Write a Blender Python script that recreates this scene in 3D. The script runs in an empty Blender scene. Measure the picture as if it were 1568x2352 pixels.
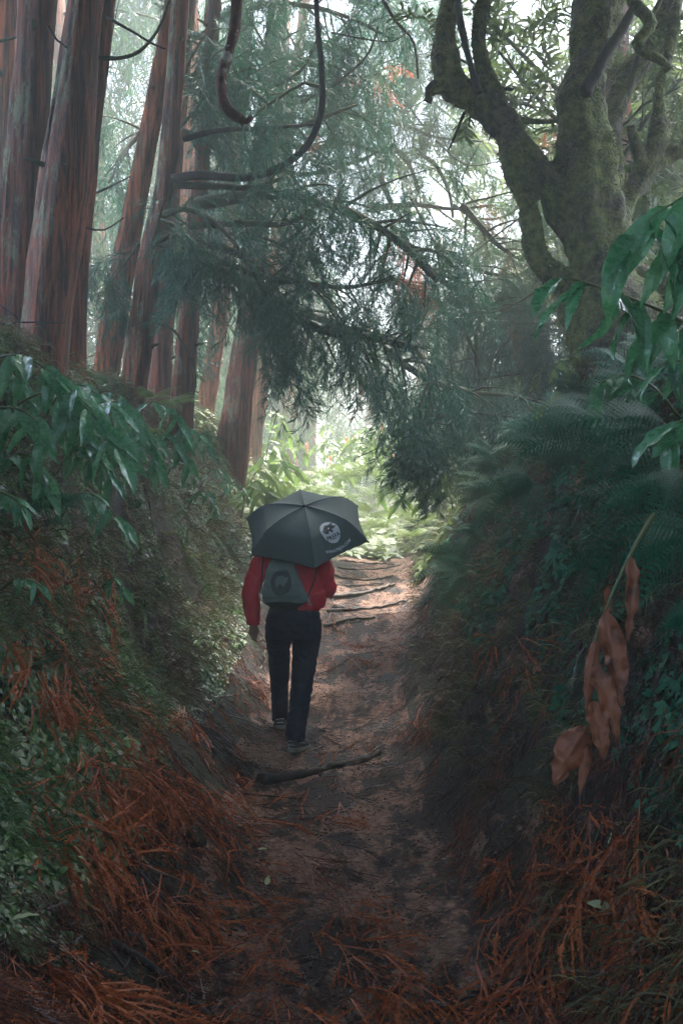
import bpy, bmesh, math, random
import numpy as np
from mathutils import Vector, Matrix, noise
R_ = math.radians
random.seed(7)
RNG = np.random.default_rng(11)
S = bpy.context.scene
COL = S.collection

# ------------------------------------------------------------------ camera
CAMZ = 1.7
FPX = 35.0 / 36.0 * 2352.0
cam_d = bpy.data.cameras.new('camera')
cam_d.lens = 35.0
cam_d.sensor_width = 36.0
cam_d.clip_start = 0.05
cam_d.clip_end = 500.0
cam = bpy.data.objects.new('camera', cam_d)
cam.location = (0, 0, CAMZ)
cam.rotation_euler = (R_(90), 0, 0)
COL.objects.link(cam)
S.camera = cam

# ------------------------------------------------------------------ sky, sun, exposure
SUN_EL, SUN_AZ = R_(56), R_(24)          # azimuth measured from +Y towards +X
world = bpy.data.worlds.new('World')
S.world = world
world.use_nodes = True
wn = world.node_tree
bg = wn.nodes['Background']
sky = wn.nodes.new('ShaderNodeTexSky')
sky.sky_type = 'NISHITA'
sky.sun_disc = False
sky.sun_elevation = SUN_EL
sky.sun_rotation = SUN_AZ
sky.air_density = 1.0
sky.dust_density = 2.5
sky.ozone_density = 2.0
wn.links.new(sky.outputs[0], bg.inputs['Color'])
bg.inputs['Strength'].default_value = 0.15
sun_d = bpy.data.lights.new('sun', 'SUN')
sun_d.energy = 3.3
sun_d.angle = R_(12)
sun_d.color = (1.0, 0.95, 0.85)
sun = bpy.data.objects.new('sun', sun_d)
sd = Vector((math.sin(SUN_AZ) * math.cos(SUN_EL), math.cos(SUN_AZ) * math.cos(SUN_EL), math.sin(SUN_EL)))
sun.rotation_euler = sd.to_track_quat('Z', 'Y').to_euler()
sun.location = (8, 20, 30)
COL.objects.link(sun)
S.view_settings.view_transform = 'Standard'
S.view_settings.look = 'None'
S.view_settings.gamma = 1.0
S.view_settings.use_curve_mapping = False
S.view_settings.exposure = 3.6
HAZE_DENSITY = 0.0125
cy = S.cycles
cy.max_bounces = 5
cy.diffuse_bounces = 2
cy.glossy_bounces = 2
cy.transmission_bounces = 2
cy.transparent_max_bounces = 8
cy.volume_bounces = 1
cy.use_denoising = True
cy.denoising_prefilter = 'NONE'
cy.use_adaptive_sampling = False
cy.sample_clamp_indirect = 0.16
cy.sample_clamp_direct = 0.25
cy.caustics_reflective = False
cy.caustics_refractive = False

# ------------------------------------------------------------------ helpers
ORG = {}

def at(px, py, Y):
    """point seen at that place of the picture, Y metres ahead"""
    return Vector(((px - 784.0) / FPX * Y, Y, CAMZ + (1176.0 - py) / FPX * Y))

def tag(o, label=None, cat=None, group=None, kind=None):
    if label: o['label'] = label
    if cat: o['category'] = cat
    if group: o['group'] = group
    if kind: o['kind'] = kind
    return o

def empty(name, loc, label, cat, group=None):
    o = bpy.data.objects.new(name, None)
    o.empty_display_size = 0.1
    o.location = loc
    COL.objects.link(o)
    ORG[o.name] = Vector(loc)
    return tag(o, label, cat, group)

def mesh_np(name, V, quads=None, tris=None, var=None, smooth=True):
    V = np.asarray(V, dtype=np.float32).reshape(-1, 3)
    q = np.zeros((0, 4), np.int32) if quads is None or len(quads) == 0 else np.asarray(quads, np.int32).reshape(-1, 4)
    t = np.zeros((0, 3), np.int32) if tris is None or len(tris) == 0 else np.asarray(tris, np.int32).reshape(-1, 3)
    me = bpy.data.meshes.new(name)
    me.vertices.add(len(V))
    me.vertices.foreach_set('co', V.ravel())
    me.loops.add(q.size + t.size)
    me.loops.foreach_set('vertex_index', np.concatenate([q.ravel(), t.ravel()]).astype(np.int32))
    me.polygons.add(len(q) + len(t))
    ls = np.concatenate([np.arange(len(q)) * 4, q.size + np.arange(len(t)) * 3]).astype(np.int32)
    me.polygons.foreach_set('loop_start', ls)
    me.polygons.foreach_set('use_smooth', np.full(len(q) + len(t), smooth))
    if var is not None:
        a = me.attributes.new('var', 'FLOAT', 'POINT')
        a.data.foreach_set('value', np.asarray(var, np.float32))
    me.update(calc_edges=True)
    return me

def link(name, me, mat, parent=None, loc=None):
    o = bpy.data.objects.new(name, me)
    if mat is not None and not me.materials:
        me.materials.append(mat)
    COL.objects.link(o)
    if parent is not None:
        o.parent = parent
    if loc is not None:
        o.location = loc
    return o

class G:
    """collects geometry (world coordinates) and links it as one mesh object"""
    def __init__(s):
        s.V, s.Q, s.T, s.A, s.n = [], [], [], [], 0
    def add(s, V, Q=None, T=None, var=0.5):
        V = np.asarray(V, np.float32).reshape(-1, 3)
        s.V.append(V)
        if Q is not None and len(Q): s.Q.append(np.asarray(Q, np.int64).reshape(-1, 4) + s.n)
        if T is not None and len(T): s.T.append(np.asarray(T, np.int64).reshape(-1, 3) + s.n)
        s.A.append(np.broadcast_to(np.asarray(var, np.float32), (len(V),)).copy())
        s.n += len(V)
        return s
    def arrays(s):
        V = np.concatenate(s.V) if s.V else np.zeros((0, 3), np.float32)
        Q = np.concatenate(s.Q) if s.Q else np.zeros((0, 4), np.int64)
        T = np.concatenate(s.T) if s.T else np.zeros((0, 3), np.int64)
        A = np.concatenate(s.A) if s.A else np.zeros(0, np.float32)
        return V, Q, T, A
    def build(s, name, mat, parent=None, smooth=True):
        V, Q, T, A = s.arrays()
        o0 = Vector((0, 0, 0))
        if parent is not None:
            o0 = ORG[parent.name]
        V = V - np.array(o0, np.float32)
        o = link(name, mesh_np(name, V, Q, T, A, smooth), mat, parent)
        ORG[o.name] = o0
        return o
    def build_at(s, name, mat, base, smooth=True):
        """top-level mesh with its origin at base"""
        V, Q, T, A = s.arrays()
        V = V - np.array(base, np.float32)
        o = link(name, mesh_np(name, V, Q, T, A, smooth), mat, None, base)
        ORG[o.name] = Vector(base)
        return o

def resample(pts, rad, step):
    """Catmull-Rom through pts, radii interpolated"""
    P = [Vector(p) for p in pts]
    n = len(P)
    out, ro = [], []
    for i in range(n - 1):
        p0 = P[i - 1] if i > 0 else P[i] * 2 - P[i + 1]
        p1, p2 = P[i], P[i + 1]
        p3 = P[i + 2] if i + 2 < n else P[i + 1] * 2 - P[i]
        k = max(1, int((p2 - p1).length / step))
        for j in range(k):
            t = j / k
            out.append(0.5 * ((2 * p1) + (p2 - p0) * t + (2 * p0 - 5 * p1 + 4 * p2 - p3) * t * t + (3 * p1 - p0 - 3 * p2 + p3) * t ** 3))
            ro.append(rad[i] * (1 - t) + rad[i + 1] * t)
    out.append(P[-1]); ro.append(rad[-1])
    return out, ro

def tube(pts, rad, n=8, cap=True, wob=0.0, seed=0, ell=None, flute=0.0):
    """tube through pts (already smooth); ell = (scale along side axis, scale along other axis)"""
    P = np.array([tuple(p) for p in pts], float)
    K = len(P)
    T = np.gradient(P, axis=0)
    T /= np.linalg.norm(T, axis=1)[:, None] + 1e-9
    N = np.zeros_like(P)
    ref = np.array([0, 1.0, 0]) if abs(T[0][1]) < 0.9 else np.array([1.0, 0, 0])
    a = ref - T[0] * ref.dot(T[0]); a /= np.linalg.norm(a)
    for i in range(K):
        a = a - T[i] * a.dot(T[i]); a /= np.linalg.norm(a) + 1e-9
        N[i] = a
    B = np.cross(T, N)
    th = np.arange(n) / n * 2 * math.pi
    r = np.array(rad, float)[:, None] * np.ones((1, n))
    if wob > 0:
        for i in range(K):
            for j in range(n):
                v = Vector((math.cos(th[j]) * 1.3 + seed * 3.1, math.sin(th[j]) * 1.3, i * 0.35 * 1.0))
                r[i, j] *= 1 + wob * noise.noise(v)
    if flute > 0:
        for f, ph in ((3, 0.7), (5, 2.1), (8, 4.0)):
            r *= 1 + flute * np.sin(f * th[None, :] + ph + seed + 0.25 * np.sin(np.arange(K)[:, None] * 0.2 + f))
    ca, sa = np.cos(th)[None, :, None], np.sin(th)[None, :, None]
    ex, ey = ell if ell else (1, 1)
    V = P[:, None, :] + (N[:, None, :] * ca * ex + B[:, None, :] * sa * ey) * r[:, :, None]
    V = V.reshape(-1, 3)
    Q = []
    i = np.arange(K - 1)[:, None] * n
    j = np.arange(n)[None, :]
    j2 = (j + 1) % n
    Q = np.stack([i + j, i + j2, i + n + j2, i + n + j], -1).reshape(-1, 4)
    Tt = []
    if cap:
        V = np.vstack([V, P[0], P[-1]])
        c0, c1 = K * n, K * n + 1
        for q in range(n):
            Tt.append((c0, (q + 1) % n, q))
            Tt.append((c1, (K - 1) * n + q, (K - 1) * n + (q + 1) % n))
    return V, Q, Tt

def ribbons(P, W, side):
    """P (S,K,3) centre lines, W (S,K) half widths, side (S,3) -> V, Q"""
    Sn, K = P.shape[:2]
    V = np.stack([P - side[:, None, :] * W[:, :, None], P + side[:, None, :] * W[:, :, None]], 2).reshape(-1, 3)
    base = (np.arange(Sn) * K * 2)[:, None] + (np.arange(K - 1) * 2)[None, :]
    Q = np.stack([base, base + 1, base + 3, base + 2], -1).reshape(-1, 4)
    return V, Q

def frames(D, U=None, roll=None):
    """rotation matrices whose x axis is D and z axis is near U"""
    D = np.asarray(D, float); D = D / (np.linalg.norm(D, axis=1)[:, None] + 1e-9)
    if U is None: U = np.tile(np.array([0, 0, 1.0]), (len(D), 1))
    U = np.asarray(U, float)
    Yx = np.cross(U, D)
    bad = np.linalg.norm(Yx, axis=1) < 1e-3
    Yx[bad] = np.array([0, 1.0, 0])
    Yx /= np.linalg.norm(Yx, axis=1)[:, None]
    Z = np.cross(D, Yx)
    if roll is not None:
        c, s = np.cos(roll)[:, None], np.sin(roll)[:, None]
        Yx, Z = Yx * c + Z * s, Z * c - Yx * s
    return np.stack([D, Yx, Z], -1)

def place(g, protos, pos, Rm, scale, var=None, rng=None):
    """adds instances of prototype arrays (V, Q, T, A) to collector g"""
    rng = rng or RNG
    pos = np.asarray(pos, float); n = len(pos)
    if n == 0: return
    scale = np.broadcast_to(np.asarray(scale, float), (n,))
    pick = rng.integers(0, len(protos), n)
    vv = rng.random(n) if var is None else np.broadcast_to(np.asarray(var, float), (n,))
    for k, (V, Q, T, A) in enumerate(protos):
        m = pick == k
        c = int(m.sum())
        if not c: continue
        W = np.einsum('nij,vj->nvi', Rm[m], V) * scale[m][:, None, None] + pos[m][:, None, :]
        off = (np.arange(c) * len(V))[:, None, None]
        Qn = (Q[None] + off).reshape(-1, 4) if len(Q) else None
        Tn = (T[None] + off).reshape(-1, 3) if len(T) else None
        a = np.clip(vv[m][:, None] + (A[None, :] - 0.5) * 0.5, 0, 1).reshape(-1)
        g.add(W.reshape(-1, 3), Qn, Tn, a)

def remesh(parts, voxel, smooth_it=4, disp=None):
    """fuse closed pieces into one skin; returns V, Q, T"""
    g = G()
    for V, Q, T in parts: g.add(V, Q, T)
    V, Q, T, A = g.arrays()
    o = link('tmp', mesh_np('tmp', V, Q, T), None)
    m = o.modifiers.new('r', 'REMESH'); m.mode = 'VOXEL'; m.voxel_size = voxel
    if smooth_it:
        s = o.modifiers.new('s', 'SMOOTH'); s.factor = 0.5; s.iterations = smooth_it
    dg = bpy.context.evaluated_depsgraph_get()
    me = o.evaluated_get(dg).to_mesh()
    V = np.empty(len(me.vertices) * 3, np.float32); me.vertices.foreach_get('co', V)
    Nn = np.empty(len(me.vertices) * 3, np.float32); me.vertices.foreach_get('normal', Nn)
    V = V.reshape(-1, 3); Nn = Nn.reshape(-1, 3)
    Q = [tuple(p.vertices) for p in me.polygons if len(p.vertices) == 4]
    T = [tuple(p.vertices) for p in me.polygons if len(p.vertices) == 3]
    o.evaluated_get(dg).to_mesh_clear()
    om = o.data
    bpy.data.objects.remove(o); bpy.data.meshes.remove(om)
    if disp is not None:
        d = np.array([disp(Vector(v), Vector(n)) for v, n in zip(V, Nn)], np.float32)
        V = V + Nn * d[:, None]
    return V, Q, T
# ------------------------------------------------------------------ materials
def new_mat(name):
    m = bpy.data.materials.new(name)
    m.use_nodes = True
    nt = m.node_tree
    return m, nt, nt.nodes['Principled BSDF'], nt.nodes['Material Output']

def N(nt, kind, **kw):
    n = nt.nodes.new(kind)
    for k, v in kw.items():
        if k.startswith('i_'): n.inputs[k[2:].replace('_', ' ')].default_value = v
        else: setattr(n, k, v)
    return n

def coords(nt, scale=(1, 1, 1)):
    tc = nt.nodes.new('ShaderNodeTexCoord')
    mp = nt.nodes.new('ShaderNodeMapping')
    mp.inputs['Scale'].default_value = scale
    nt.links.new(tc.outputs['Object'], mp.inputs['Vector'])
    return mp.outputs['Vector']

def ntex(nt, vec, scale, detail=4, rough=0.6, lo=0.35, hi=0.65):
    n = N(nt, 'ShaderNodeTexNoise', i_Scale=scale, i_Detail=detail, i_Roughness=rough)
    nt.links.new(vec, n.inputs['Vector'])
    r = N(nt, 'ShaderNodeMapRange')
    r.inputs['From Min'].default_value = lo
    r.inputs['From Max'].default_value = hi
    nt.links.new(n.outputs['Fac'], r.inputs['Value'])
    return r.outputs['Result'], n.outputs['Fac']

def mix(nt, fac, a, b):
    m = N(nt, 'ShaderNodeMix', data_type='RGBA')
    if isinstance(fac, (int, float)): m.inputs[0].default_value = fac
    else: nt.links.new(fac, m.inputs[0])
    for s, v in ((6, a), (7, b)):
        if isinstance(v, tuple): m.inputs[s].default_value = (*v, 1)
        else: nt.links.new(v, m.inputs[s])
    return m.outputs[2]

def bump(nt, bs, h, strength, dist):
    b = N(nt, 'ShaderNodeBump')
    b.inputs['Strength'].default_value = strength
    b.inputs['Distance'].default_value = dist
    nt.links.new(h, b.inputs['Height'])
    nt.links.new(b.outputs['Normal'], bs.inputs['Normal'])
    return b

def leaf_mat(name, ca, cb, cc=None, rough=0.5, trans=0.35, nscale=3.0, bumpd=0.0, spec=0.5, bscale=60, wet=False):
    """foliage: colour from per-leaf variation and noise, some light through it"""
    m, nt, bs, out = new_mat(name)
    at_ = N(nt, 'ShaderNodeAttribute', attribute_name='var')
    c = mix(nt, at_.outputs['Fac'], ca, cb)
    v = coords(nt)
    if cc is not None:
        f, _ = ntex(nt, v, nscale, 3, 0.6, 0.52, 0.7)
        c = mix(nt, f, c, cc)
    nt.links.new(c, bs.inputs['Base Color'])
    bs.inputs['Roughness'].default_value = rough
    bs.inputs['Specular IOR Level'].default_value = spec
    if wet:
        f, _ = ntex(nt, v, 40, 3, 0.6, 0.48, 0.56)
        r = N(nt, 'ShaderNodeMapRange')
        r.inputs['To Min'].default_value = 0.5
        r.inputs['To Max'].default_value = 0.12
        nt.links.new(f, r.inputs['Value'])
        nt.links.new(r.outputs['Result'], bs.inputs['Roughness'])
    if bumpd > 0:
        _, h = ntex(nt, v, bscale, 3)
        bump(nt, bs, h, 0.7, bumpd)
    if trans > 0:
        tr = N(nt, 'ShaderNodeBsdfTranslucent')
        nt.links.new(c, tr.inputs['Color'])
        ms = N(nt, 'ShaderNodeMixShader'); ms.inputs[0].default_value = trans
        nt.links.new(bs.outputs[0], ms.inputs[1]); nt.links.new(tr.outputs[0], ms.inputs[2])
        nt.links.new(ms.outputs[0], out.inputs['Surface'])
    return m

def rough_mat(name, ca, cb, scale=6, sc3=(1, 1, 1), rough=0.85, bstr=0.6, bdist=0.01, cc=None, ccscale=2.0, cclo=0.5, cchi=0.6, spec=0.3, var=False, detail=6):
    m, nt, bs, out = new_mat(name)
    v = coords(nt, sc3)
    f, h = ntex(nt, v, scale, detail)
    c = mix(nt, f, ca, cb)
    if cc is not None:
        v2 = coords(nt)
        f2, _ = ntex(nt, v2, ccscale, 6, 0.7, cclo, cchi)
        c = mix(nt, f2, c, cc)
    if var:
        at_ = N(nt, 'ShaderNodeAttribute', attribute_name='var')
        hs = N(nt, 'ShaderNodeHueSaturation')
        mr = N(nt, 'ShaderNodeMapRange'); mr.inputs['To Min'].default_value = 0.55; mr.inputs['To Max'].default_value = 1.5
        nt.links.new(at_.outputs['Fac'], mr.inputs['Value'])
        nt.links.new(mr.outputs['Result'], hs.inputs['Value']); nt.links.new(c, hs.inputs['Color'])
        c = hs.outputs['Color']
    nt.links.new(c, bs.inputs['Base Color'])
    bs.inputs['Roughness'].default_value = rough
    bs.inputs['Specular IOR Level'].default_value = spec
    bump(nt, bs, h, bstr, bdist)
    return m

def cedar_bark(name, red, dark, lichen, amount):
    m, nt, bs, out = new_mat(name)
    v = coords(nt, (1, 1, 0.045))
    f, h = ntex(nt, v, 26, 7, 0.75, 0.43, 0.58)
    c = mix(nt, f, dark, red)
    v3 = coords(nt, (1, 1, 0.35))
    f3, _ = ntex(nt, v3, 3.0, 4, 0.6, 0.4, 0.65)
    c = mix(nt, f3, c, mix(nt, f, (dark[0] * 0.8, dark[1], dark[2]), (red[0] * 0.45, red[1] * 0.6, red[2] * 0.7)))
    # lichen and moss keep to the weather side of the trunk
    v2 = coords(nt, (1, 1, 0.4))
    f2, h2 = ntex(nt, v2, 6.0, 9, 0.8, 0.53, 0.56)
    ge = N(nt, 'ShaderNodeTexCoord')
    dt = N(nt, 'ShaderNodeVectorMath', operation='DOT_PRODUCT')
    dt.inputs[1].default_value = (-0.93, -0.36, 0)
    nt.links.new(ge.outputs['Normal'], dt.inputs[0])
    ms = N(nt, 'ShaderNodeMapRange'); ms.inputs['From Min'].default_value = -0.1; ms.inputs['From Max'].default_value = 0.9
    ms.inputs['To Max'].default_value = amount
    nt.links.new(dt.outputs['Value'], ms.inputs['Value'])
    mu = N(nt, 'ShaderNodeMath', operation='MULTIPLY')
    nt.links.new(f2, mu.inputs[0]); nt.links.new(ms.outputs['Result'], mu.inputs[1])
    c = mix(nt, mu.outputs[0], c, lichen)
    nt.links.new(c, bs.inputs['Base Color'])
    bs.inputs['Roughness'].default_value = 0.72
    bs.inputs['Specular IOR Level'].default_value = 0.35
    bump(nt, bs, h, 1.0, 0.045)
    return m

M = {}
M['bark'] = cedar_bark('cedar_bark', (0.32, 0.072, 0.026), (0.032, 0.011, 0.007), (0.17, 0.20, 0.11), 0.8)
M['bark_red'] = cedar_bark('red_cedar_bark', (0.56, 0.135, 0.042), (0.06, 0.017, 0.009), (0.10, 0.14, 0.05), 0.7)
M['branch'] = rough_mat('mossy_branch_bark', (0.03, 0.024, 0.02), (0.075, 0.08, 0.035), 9, bdist=0.006)
M['deadbranch'] = rough_mat('dead_branch_bark', (0.035, 0.017, 0.013), (0.12, 0.045, 0.03), 22, bdist=0.01, cc=(0.30, 0.27, 0.24), ccscale=9, cclo=0.6, cchi=0.63)
M['twig'] = rough_mat('pale_twig_bark', (0.07, 0.055, 0.045), (0.30, 0.26, 0.21), 14, bdist=0.002, rough=0.6)
M['root'] = rough_mat('root_bark', (0.025, 0.018, 0.015), (0.11, 0.08, 0.06), 16, bdist=0.004, rough=0.7)
M['stick'] = rough_mat('dark_stick_bark', (0.012, 0.009, 0.009), (0.045, 0.034, 0.03), 20, bdist=0.005, rough=0.75, spec=0.2, cc=(0.09, 0.10, 0.06), ccscale=7, cclo=0.6, cchi=0.66)
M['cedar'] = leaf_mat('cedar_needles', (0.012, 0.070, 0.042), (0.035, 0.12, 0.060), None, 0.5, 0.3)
M['cedar_pale'] = leaf_mat('haze_tinted_cedar_needles', (0.035, 0.090, 0.045), (0.085, 0.155, 0.075), None, 0.5, 0.35)  # paler copy of the needle colour, mist painted into the farther foliage
M['cedar_brown'] = leaf_mat('browned_cedar_needles', (0.13, 0.055, 0.03), (0.23, 0.11, 0.06), None, 0.6, 0.25)
M['dead'] = leaf_mat('top_lit_dead_fronds', (0.26, 0.050, 0.012), (0.58, 0.155, 0.032), (0.11, 0.028, 0.014), 0.6, 0.1, 2.5)  # rust brown raised in colour so the fronds look lit from above
M['dead_mid'] = leaf_mat('dimmed_brown_litter', (0.06, 0.018, 0.009), (0.32, 0.075, 0.018), (0.05, 0.018, 0.014), 0.6, 0.1, 3.0)  # darker copy of the frond brown, dimness painted in beneath the fronds
M['dead_dark'] = leaf_mat('rotting_cedar_fronds', (0.016, 0.008, 0.009), (0.085, 0.026, 0.018), None, 0.45, 0.0)
M['red_frond'] = leaf_mat('rust_red_needles', (0.5, 0.10, 0.04), (0.65, 0.20, 0.09), None, 0.6, 0.3)
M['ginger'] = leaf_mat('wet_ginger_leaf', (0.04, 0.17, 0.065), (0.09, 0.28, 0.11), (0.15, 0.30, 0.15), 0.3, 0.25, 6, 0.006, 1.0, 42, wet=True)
M['ginger_lit'] = leaf_mat('sun_tinted_ginger_leaf', (0.11, 0.20, 0.04), (0.22, 0.31, 0.08), (0.16, 0.20, 0.09), 0.4, 0.42, 5, 0.002, 0.5, 40)  # sunlit copy of the ginger leaf, the light is in its colour
M['ginger_stem'] = rough_mat('ginger_stem_skin', (0.05, 0.09, 0.03), (0.14, 0.13, 0.05), 12, rough=0.5, bdist=0.001)
M['flower'] = leaf_mat('orange_flower_spike', (0.65, 0.20, 0.10), (0.8, 0.30, 0.16), None, 0.6, 0.3)
M['dryleaf'] = leaf_mat('withered_brown_leaf', (0.17, 0.055, 0.028), (0.38, 0.14, 0.07), (0.06, 0.022, 0.015), 0.5, 0.2, 16, 0.006, 0.4, 30)
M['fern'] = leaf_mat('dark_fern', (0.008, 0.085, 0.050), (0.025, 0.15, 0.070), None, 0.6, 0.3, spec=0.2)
M['fern_lit'] = leaf_mat('sun_tinted_fern', (0.12, 0.20, 0.045), (0.24, 0.30, 0.09), None, 0.5, 0.4)  # lit copy of the dark fern, sunshine painted into the green
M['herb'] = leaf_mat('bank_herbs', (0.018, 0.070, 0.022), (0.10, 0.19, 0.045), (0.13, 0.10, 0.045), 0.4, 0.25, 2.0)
M['herb_lit'] = leaf_mat('sun_tinted_herbs', (0.07, 0.12, 0.03), (0.17, 0.22, 0.07), None, 0.5, 0.4)  # bank herbs recoloured brighter to paint sunlight on the undergrowth
M['hang'] = leaf_mat('hanging_roots_and_moss', (0.05, 0.050, 0.022), (0.17, 0.16, 0.06), (0.10, 0.035, 0.022), 0.7, 0.15, 2.0)
M['broad'] = leaf_mat('laurel_leaves', (0.05, 0.085, 0.025), (0.13, 0.17, 0.06), None, 0.45, 0.4)
M['moss'] = leaf_mat('bark_moss', (0.055, 0.065, 0.016), (0.20, 0.20, 0.07), None, 0.85, 0.15)
M['pale_leaf'] = leaf_mat('pale_fallen_leaf', (0.3, 0.36, 0.14), (0.5, 0.52, 0.3), None, 0.5, 0.1)

def mossy_bark():
    m, nt, bs, out = new_mat('mossy_laurel_bark')
    v = coords(nt)
    f, h = ntex(nt, v, 14, 8, 0.7, 0.4, 0.6)
    c = mix(nt, f, (0.025, 0.021, 0.014), (0.13, 0.105, 0.07))
    f2, h2 = ntex(nt, v, 2.6, 6, 0.65, 0.42, 0.56)
    mo = mix(nt, f, (0.045, 0.055, 0.013), (0.17, 0.18, 0.055))
    c = mix(nt, f2, c, mo)
    nt.links.new(c, bs.inputs['Base Color'])
    bs.inputs['Roughness'].default_value = 0.85
    bs.inputs['Specular IOR Level'].default_value = 0.3
    n2 = N(nt, 'ShaderNodeTexNoise', i_Scale=45.0, i_Detail=5.0)
    nt.links.new(v, n2.inputs['Vector'])
    bump(nt, bs, n2.outputs['Fac'], 1.0, 0.03)
    return m
M['mossy'] = mossy_bark()

def ground_mat(name, path):
    m, nt, bs, out = new_mat(name)
    v = coords(nt)
    f, h = ntex(nt, v, 9, 8, 0.7, 0.38, 0.62)
    hum = mix(nt, f, (0.006, 0.005, 0.006), (0.040, 0.018, 0.014))
    f1, _ = ntex(nt, v, 28, 4, 0.7, 0.45, 0.6)
    soil = mix(nt, f1, (0.24, 0.125, 0.09), (0.46, 0.27, 0.19))
    sx = coords(nt, (1.0, 0.55, 1.0))
    f2, _ = ntex(nt, sx, 2.6, 8, 0.72, 0.47 if path else 0.56, 0.53 if path else 0.62)
    c = mix(nt, f2, hum, soil)
    if not path:
        f3, _ = ntex(nt, v, 1.7, 6, 0.7, 0.47, 0.6)
        c = mix(nt, f3, c, mix(nt, f, (0.012, 0.020, 0.008), (0.045, 0.06, 0.022)))
    nt.links.new(c, bs.inputs['Base Color'])
    bs.inputs['Roughness'].default_value = 0.8
    bs.inputs['Specular IOR Level'].default_value = 0.35
    n2 = N(nt, 'ShaderNodeTexNoise', i_Scale=35.0, i_Detail=8.0, i_Roughness=0.75)
    nt.links.new(v, n2.inputs['Vector'])
    bump(nt, bs, n2.outputs['Fac'], 1.0, 0.05)
    return m
M['ground'] = ground_mat('bank_earth', False)
M['path'] = ground_mat('path_earth', True)

def cloth(name, ca, cb, scale=8, rough=0.7, bs_=0.4, bd=0.01, sheen=0.0, trans=0.0, fine=0):
    m, nt, bs, out = new_mat(name)
    v = coords(nt)
    f, h = ntex(nt, v, scale, 4)
    c = mix(nt, f, ca, cb)
    nt.links.new(c, bs.inputs['Base Color'])
    bs.inputs['Roughness'].default_value = rough
    bump(nt, bs, h, bs_, bd)
    if fine:
        n2 = N(nt, 'ShaderNodeTexNoise', i_Scale=float(fine), i_Detail=6.0)
        nt.links.new(v, n2.inputs['Vector'])
        bump(nt, bs, n2.outputs['Fac'], bs_, bd)
    if trans:
        tr = N(nt, 'ShaderNodeBsdfTranslucent'); nt.links.new(c, tr.inputs['Color'])
        ms = N(nt, 'ShaderNodeMixShader'); ms.inputs[0].default_value = trans
        nt.links.new(bs.outputs[0], ms.inputs[1]); nt.links.new(tr.outputs[0], ms.inputs[2])
        nt.links.new(ms.outputs[0], out.inputs['Surface'])
    return m
M['jacket'] = cloth('red_rain_jacket', (0.97, 0.03, 0.055), (0.99, 0.07, 0.10), 7, 0.5, 0.5, 0.02, trans=0.18, fine=22)
M['trousers'] = cloth('navy_trousers', (0.007, 0.014, 0.034), (0.013, 0.024, 0.055), 9, 0.75, 0.4, 0.015, fine=14)
M['skin'] = cloth('skin', (0.30, 0.15, 0.10), (0.36, 0.19, 0.13), 12, 0.55, 0.2, 0.002)
M['hair'] = cloth('dark_hair', (0.015, 0.010, 0.008), (0.04, 0.025, 0.016), 50, 0.5, 0.6, 0.004)
M['umbrella'] = cloth('dark_umbrella_cloth', (0.075, 0.100, 0.096), (0.090, 0.118, 0.112), 60, 0.9, 0.3, 0.004, trans=0.05, fine=26)
M['metal'] = cloth('dark_metal', (0.05, 0.05, 0.055), (0.08, 0.08, 0.085), 30, 0.35)
M['white'] = cloth('white_print', (0.80, 0.83, 0.83), (0.86, 0.88, 0.88), 40, 0.6)
M['black'] = cloth('black_print', (0.012, 0.016, 0.02), (0.02, 0.024, 0.028), 40, 0.6)
M['bag'] = cloth('grey_bag_cloth', (0.14, 0.18, 0.165), (0.20, 0.24, 0.215), 9, 0.6, 0.4, 0.01, fine=16)
M['bag_dark'] = cloth('dark_bag_cloth', (0.028, 0.036, 0.042), (0.04, 0.05, 0.056), 9, 0.6, 0.4, 0.01)
M['bag_print'] = cloth('faded_bag_print', (0.055, 0.07, 0.07), (0.085, 0.10, 0.10), 14, 0.7)
M['shoe'] = cloth('grey_trail_shoe', (0.04, 0.05, 0.055), (0.09, 0.105, 0.11), 30, 0.6, 0.5, 0.004)
M['sole'] = cloth('pale_sole', (0.30, 0.28, 0.24), (0.42, 0.40, 0.36), 30, 0.7)
# ------------------------------------------------------------------ ground and path
def lerp_tab(y, tab):
    return np.interp(y, [t[0] for t in tab], [t[1] for t in tab])

PATH_X = [(-20, 0.3), (2, 0.12), (4.5, 0.0), (7.1, -0.14), (9, -0.02), (11, 0.22), (14, 0.42), (18, 0.5), (24, 0.6), (60, 1.0)]
PATH_Z = [(-20, -0.3), (2, -0.02), (6.2, 0.0), (7.0, 0.0), (8.0, 0.02), (9, 0.17), (11, 0.52), (13, 0.78), (15, 0.93), (20, 1.22), (30, 1.8), (60, 3.0), (95, 4.0)]
CREST_L = [(-20, -2.4), (5, -2.1), (10.5, -2.08), (17, -1.95), (22, -1.75), (30, -1.2), (40, -2.5), (95, -6)]
CREST_LZ = [(-20, 2.6), (6.5, 2.62), (8, 2.7), (10.5, 2.76), (13, 2.88), (17, 2.84), (22, 2.78), (30, 2.6), (60, 4.0), (95, 5)]
CREST_R = [(-20, 2.4), (4, 2.05), (8, 2.05), (10, 1.98), (14, 1.95), (20, 2.1), (30, 2.6), (95, 8)]
CREST_RZ = [(-20, 2.5), (4, 2.5), (8, 2.62), (10, 2.45), (14, 2.1), (20, 1.85), (30, 2.3), (60, 4.2), (95, 5)]

def sstep(t):
    t = np.clip(t, 0, 1)
    return t * t * (3 - 2 * t)

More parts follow.
